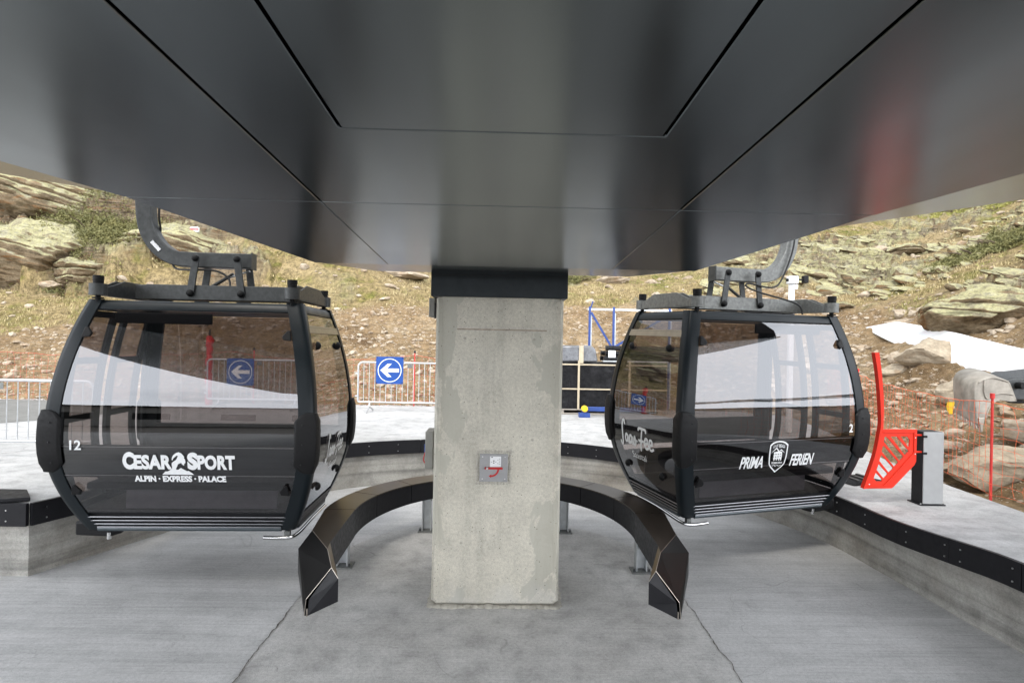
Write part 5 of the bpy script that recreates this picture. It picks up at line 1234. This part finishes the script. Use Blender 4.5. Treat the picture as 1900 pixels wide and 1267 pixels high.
MB().box((-.45, -.44, .18), (.16, .03, .16)).build('label_sheet', M['white'], pp)
MB().box((.1, -.40, .015), (1.5, .05, .03)).build('support_rail', M['galvlight'], pp)
rk_ = aty(1095, 640, 13.9); t = empty('steel_rack', (rk_.x, 14.05, PLAT), label='blue and grey steel rack frame with diagonal brace behind the pallet load', cat='rack')
xa, xb = 0, aty(1140, 640, 13.9).x-rk_.x
for xx in (xa, xb, xb+1.4):
    MB().box((xx, 0, 1.25), (.05, .05, 2.55)).build('upright', M['blue'], t); MB().box((xx+.04, .012, 1.2), (.03, .04, 2.35)).build('upright_back', M['galvlight'], t)
for (a, b_) in ((xa, xb), (xb+1.4, xb)): MB().bar((a+.03, -.03, 2.38), (b_-.03, -.03, 1.5), .03, .05).build('brace', M['blue'], t)
MB().box(((xb+1.4)/2, 0, 2.46), (xb+1.5, .04, .05)).build('top_rail', M['galvlight'], t)
MB().bar((xa, 0, 2.4), (xa+.07, 0, 2.66), .03, .03).build('peg', M['blue'], t)
dx = aty(1084, 765, 12.3); t = empty('trolley', (dx.x, 12.3, PLAT), label='blue pallet trolley foot with round yellow cap in front of the wrapped pallet', cat='trolley')
MB().box((0, 0, .05), (.24, .16, .10)).build('foot', M['blue'], t, bevel=.01); MB().box((.7, .1, .17), (1.3, .05, .10)).build('beam', M['blue'], t, bevel=.01)
MB().box((0, 0, .14), (.10, .1, .10)).build('bracket', M['blue'], t)
MB().cyl((0, -.09, .19), (0, .02, .19), .07, 20).build('wheel_cap', M['yellow'], t, bevel=.015)

# wind sensor mast behind cabin 2
wp_ = aty(1469, 520, 10.6); t = empty('sensor_mast', (wp_.x, 10.6, PLAT), label='white mast with a white box and dark sensor head behind cabin 2', cat='mast')
hh_ = wp_.z-PLAT
MB().box((0, 0, hh_/2), (.085, .085, hh_)).build('mast', M['whitepole'], t, bevel=.006); MB().box((0, -.03, hh_), (.17, .14, .14)).build('sensor_box', M['whitepole'], t, bevel=.01)
MB().box((.04, -.03, hh_-.13), (.10, .10, .10)).build('bracket', M['whitepole'], t, bevel=.02)
MB().cyl((.08, -.03, hh_+.01), (.20, -.03, hh_+.01), .018, 8).build('arm', M['cable'], t); MB().box((.24, -.03, hh_+.015), (.09, .10, .14)).cyl((-.12, -.03, hh_), (-.08, -.03, hh_), .03, 8).build('sensor_head', M['bumper'], t, bevel=.008)

# ------------------------------------------------------------------ red gate
GZ = .587; pb = atz(1716, 936, GZ); gt = empty('platform_gate', (pb.x, pb.y+.1, GZ), label='red slotted gate fin hinged on a grey steel pillar at the platform edge', cat='gate')
sc = (pb.y)/1050.0; gy = pb.y+.1
fx0 = atz(1710, 937, GZ); fx1 = atz(1747, 937, GZ); pw = fx1.x-fx0.x; pcx = (fx0.x+fx1.x)/2-pb.x; fy0 = fx0.y-gt.location.y
MB().box((pcx, fy0-.006, .412), (pw-.006, .012, .79)).build('pillar_face', M['pillar'], gt, bevel=.004)
MB().box((pcx, fy0+.085, .408), (pw, .16, .80)).build('pillar_body', M['blackpanel'], gt, bevel=.006)
sc = (pb.y)/1050.0; gy = fx0.y+.02
gy0 = gy-gt.location.y; G = lambda px, py: (lambda p: (p.x-pb.x, p.z-GZ))(aty(px, py, gy))
fin_o = [G(*p) for p in ((1623, 654), (1629, 695), (1633, 740), (1634.5, 780), (1632.5, 800), (1623, 846), (1602, 906))]
fin_i = [G(*p) for p in ((1631, 654), (1636, 695), (1639.5, 740), (1639, 780), (1638, 796), (1701, 796.5), (1699, 856), (1696, 862), (1657, 903), (1653, 905.5))]
ou = catmull([(a, 0, b) for a, b in fin_o], 5)
outl = [(p.x, p.z) for p in ou]+fin_i[::-1]
slots = [[(1590+.1105*x, 780+.1105*y) for x, y in q_] for q_ in (
    [(725,265),(835,262),(880,320),(870,435),(850,435)], [(560,270),(660,262),(862,505),(860,520),(805,578),(790,570)],
    [(455,275),(490,265),(500,275),(775,605),(715,675),(700,665),(445,355)], [(430,425),(450,425),(685,690),(685,710),(625,770),(610,760),(408,515)],
    [(395,580),(415,580),(598,790),(595,810),(540,865),(520,862),(370,672)], [(355,735),(370,735),(507,890),(505,905),(450,965),(435,960),(325,825)],
    [(305,880),(325,880),(415,985),(410,1020),(320,1020),(275,965)])]
from mathutils.geometry import tessellate_polygon
rings = [[Vector((a, b, 0)) for a, b in outl]]+[[Vector((*G(*p), 0)) for p in s_] for s_ in slots]
tri = tessellate_polygon(rings); flat = [p for r_ in rings for p in r_]
q = MB(); th = .014; nn = len(flat)
q.v = [(p.x, -th/2, p.y) for p in flat]+[(p.x, th/2, p.y) for p in flat]
q.f = [tuple(t_) for t_ in tri]+[tuple(i+nn for i in t_[::-1]) for t_ in tri]
o_ = 0
for r_ in rings:
    n = len(r_)
    for i in range(n): q.f.append((o_+i, o_+(i+1) % n, nn+o_+(i+1) % n, nn+o_+i))
    o_ += n
fin = q.build('gate_fin', M['red'], gt); fin.location = (0, gy0, 0)
lip = MB().sweep([Vector((p.x-.004, .012, p.z)) for p in ou], [(-.006, -.03), (.006, -.03), (.006, .03), (-.006, .03)], up=(0, 1, 0)); lip.build('edge_lip', M['red'], fin, smooth=True)
rim = MB(); rp_ = [G(1590+.1105*x, 780+.1105*y) for x, y in ((430,190),(955,190),(950,520),(940,550),(460,1075),(435,1092),(180,1108))]
for a, b in zip(rp_, rp_[1:]): rim.bar((a[0], -.011, a[1]), (b[0], -.011, b[1]), .012, .01, up=(0, 1, 0))
rim.build('stiffener', M['red'], fin)
for zz_ in ((gz_a := G(1705, 807)[1]), (gz_b := G(1705, 838)[1])):
    MB().box((pcx-pw/2-.035, gy0, zz_), (.075, .02, .02)).build('hinge', M['red'], gt, bevel=.004); MB().box((pcx-pw/2+.01, fy0-.014, zz_-.01), (.05, .02, .024)).build('hinge_clip', M['bumper'], gt, bevel=.003)
bpq = MB().box((pcx, fy0+.085, .006), (pw+.05, .21, .012)).build('base_plate', M['blackpanel'], gt, bevel=.002)
for dx in (-1, 1): MB().cyl((pcx+dx*(pw/2+.014), fy0-.005, .012), (pcx+dx*(pw/2+.014), fy0-.005, .026), .008, 6).build('anchor_bolt', M['alu'], gt)
for (hx, hz_) in ((1697, 812), (1697, 842), (1612, 898)): q0 = G(hx, hz_); MB().dome((q0[0], gy0-.008, q0[1]), (0, -1, 0), .009, .006, 8, 2).build('rivet', M['alu'], gt)
pq = atz(1590, 893, GZ); q = empty('cable_ramp', (pq.x, pq.y, GZ), (0, 0, .3), label='small black ridged ramp block on the platform behind cabin 2', cat='ramp')
MB().prism([(-.26, -.18, 0), (.26, -.18, 0), (.2, -.18, .05), (-.18, -.18, .05)], (0, .34, 0)).build('ramp_body', M['bumper'], q, bevel=.008)
rb = MB()
for k in range(3): rb.bar((-.16+.13*k, -.16, .055), (-.10+.13*k, .14, .055), .04, .02)
rb.build('ridge', M['galvdark'], q)

# ------------------------------------------------------------------ digger bucket
bk = empty('digger_bucket', (0, 0, 0), label='worn steel excavator bucket with teeth on its dark arm at the right edge', cat='excavator')
by = 7.25; bp = aty(1855, 740, by); bk.location = bp
B_ = lambda x, y, d=0: (lambda p: Vector((p.x-bp.x, d, p.z-bp.z)))(aty(1780+.1183*x, 670+.1183*y, by))
EX = Vector((.17, .55, .10))
sil = [(250,430),(300,340),(390,290),(510,265),(640,290),(760,325),(810,420),(890,630),(790,635),(640,610),(560,640),(480,710),(440,800),(410,890),(390,960),(370,1050),(330,1060),(300,1040),(285,1000),(270,800),(245,600)]
S_ = [B_(*p) for p in sil]
MB().prism(S_, (0, .022, 0)).build('side_plate', M['steelworn'], bk, bevel=.004)
MB().prism([p+EX for p in S_], (0, .022, 0)).build('side_plate', M['steelworn'], bk, bevel=.004)
sh_ = MB(); path_ = catmull([B_(*p) for p in ((890,630),(810,420),(760,325),(640,290),(510,265),(390,290),(300,340),(250,430),(245,600),(270,800),(285,1000))], 4)
for p in path_: sh_.v += [tuple(p), tuple(p+EX)]
for i in range(len(path_)-1): sh_.f.append((2*i, 2*i+1, 2*i+3, 2*i+2))
so = sh_.build('shell', M['steelworn'], bk, smooth=True, fix=False); sm = so.modifiers.new('solidify', 'SOLIDIFY'); sm.thickness = .02; sm.offset = 0
for pts_ in ([(390,290),(383,480),(430,590),(510,545),(600,512),(720,508),(840,528)], [(560,640),(480,710),(440,800),(410,890)], [(300,335),(390,285),(510,260),(640,285),(760,320)]):
    MB().tube(catmull([B_(*p)+Vector((0, -.004, 0)) for p in pts_], 5), .009, 6).build('weld_bead', M['steelworn'], bk, smooth=True)
for k in range(5):
    b_ = B_(325, 960)+EX*(k/4.3)+Vector((0, -.02, 0)); MB().prism([b_+Vector((-.035, 0, .06)), b_+Vector((.05, 0, .07)), b_+Vector((.02, 0, -.12)), b_+Vector((-.0, 0, -.13))], (0, .05, 0)).build('tooth', M['edge'], bk, bevel=.006)
MB().prism([B_(*p)+EX*.12 for p in ((760,325),(880,285),(1014,285),(2400,120),(4200,-300),(4300,100),(2500,620),(1014,640),(890,640),(810,420))], EX*.75).build('arm', M['galvdark'], bk, bevel=.02)
MB().prism([B_(*p)+EX*.06 for p in ((770,330),(800,335),(905,625),(875,632))], EX*.9).build('ear_plate', M['steelworn'], bk, bevel=.006)
MB().prism([B_(*p)+EX*.2 for p in ((880,640),(1014,640),(1200,700),(1014,705),(850,695))], EX*.5).build('link', M['bumper'], bk, bevel=.01)
MB().cyl(B_(985,385)-Vector((0, .03, 0)), B_(985,385)+Vector((0, .3, 0)), .045, 14).build('pin', M['bumper'], bk)

# painted hiking mark on the rock
hm = hit(366, 428); q = empty('trail_marker', hm+Vector((0, -.25, 0)), (0, 0, 0), label='white and red painted hiking mark on the lichen rock above cabin 12', cat='trail marker')
s_ = hm.y/1050
MB().prism([(-8*s_, 0, -4.5*s_), (7*s_, 0, -4.5*s_), (8*s_, 0, 3*s_), (5*s_, 0, 5*s_), (-5*s_, 0, 5*s_), (-8*s_, 0, 2*s_)], (0, .1, 0)).build('white_paint', M['white'], q); MB().box((0, -.01, .3*s_), (15*s_, .02, 2.4*s_)).build('red_stripe', M['redsteel'], q)

# low station building behind the photographer, mirrored in the cabin windows
t = empty('station_building', (-16, -24, 0), (0, 0, R(-12)), label='low pale rendered building behind the camera, mirrored in the windows of cabin 12', cat='building')
MB().box((0, 0, 1.6), (22, 8, 3.2)).build('wall', M['buildwall'], t); MB().box((0, 0, 3.32), (22.8, 8.8, .25)).build('roof', M['galvdark'], t)
for xx in (-8, -4.5, -1, 3, 6.5): MB().box((xx, 4.0, 1.7), (1.7, .06, 1.1)).build('window', M['cap'], t)
MB().box((9.2, 4.0, 1.1), (1.0, .06, 2.1)).build('door', M['galvdark'], t)

# ------------------------------------------------------------------ every far-apart piece of a part becomes an object of its own
def split_pieces(o):
    me = o.data; nv = len(me.vertices)
    if nv > 6000 or nv == 0: return
    par = list(range(nv))
    def find(a):
        while par[a] != a: par[a] = par[par[a]]; a = par[a]
        return a
    for e in me.edges:
        a, b = find(e.vertices[0]), find(e.vertices[1])
        if a != b: par[a] = b
    root = [find(i) for i in range(nv)]; ids = {r: i for i, r in enumerate(sorted(set(root)))}; k = len(ids)
    if k < 2 or k > 80: return
    isl = np.array([ids[r] for r in root]); co = np.array([v.co[:] for v in me.vertices])
    lo = np.array([co[isl == i].min(0) for i in range(k)]); hi = np.array([co[isl == i].max(0) for i in range(k)]); size = (hi-lo).max(1)
    gap = np.maximum(0, np.maximum(lo[:, None]-hi[None], lo[None]-hi[:, None])); near = np.sqrt((gap**2).sum(2)) <= np.maximum(.02, .5*np.maximum(size[:, None], size[None]))
    grp = list(range(k))
    for a in range(k):
        for b in range(a+1, k):
            if near[a, b]:
                ga, gb_ = grp[a], grp[b]
                if ga != gb_: grp = [ga if q == gb_ else q for q in grp]
    gs_ = sorted(set(grp))
    if len(gs_) < 2 or len(gs_) > 30: return
    vg = np.array([grp[i] for i in isl]); polys = [tuple(p.vertices) for p in me.polygons]; sm = [p.use_smooth for p in me.polygons]
    name = o.name.split('.')[0]
    for n_, g_ in enumerate(gs_):
        idx_ = np.nonzero(vg == g_)[0]; mp = {int(a): i for i, a in enumerate(idx_)}
        m2 = bpy.data.meshes.new(name); fs = [(p, s__) for p, s__ in zip(polys, sm) if p[0] in mp]
        m2.from_pydata([tuple(co[i]) for i in idx_], [], [tuple(mp[i] for i in p) for p, _s in fs]); m2.polygons.foreach_set('use_smooth', [q for _p, q in fs])
        for mt_ in me.materials: m2.materials.append(mt_)
        if any(q for _p, q in fs): smooth_by_angle(m2)
        if n_ == 0: o.data = m2; continue
        c_ = o.copy(); c_.data = m2; col.objects.link(c_); c_.parent = o.parent; c_.matrix_parent_inverse = o.matrix_parent_inverse.copy()
for o in [o for o in bpy.data.objects if o.type == 'MESH' and o.parent and not o.children]: split_pieces(o)
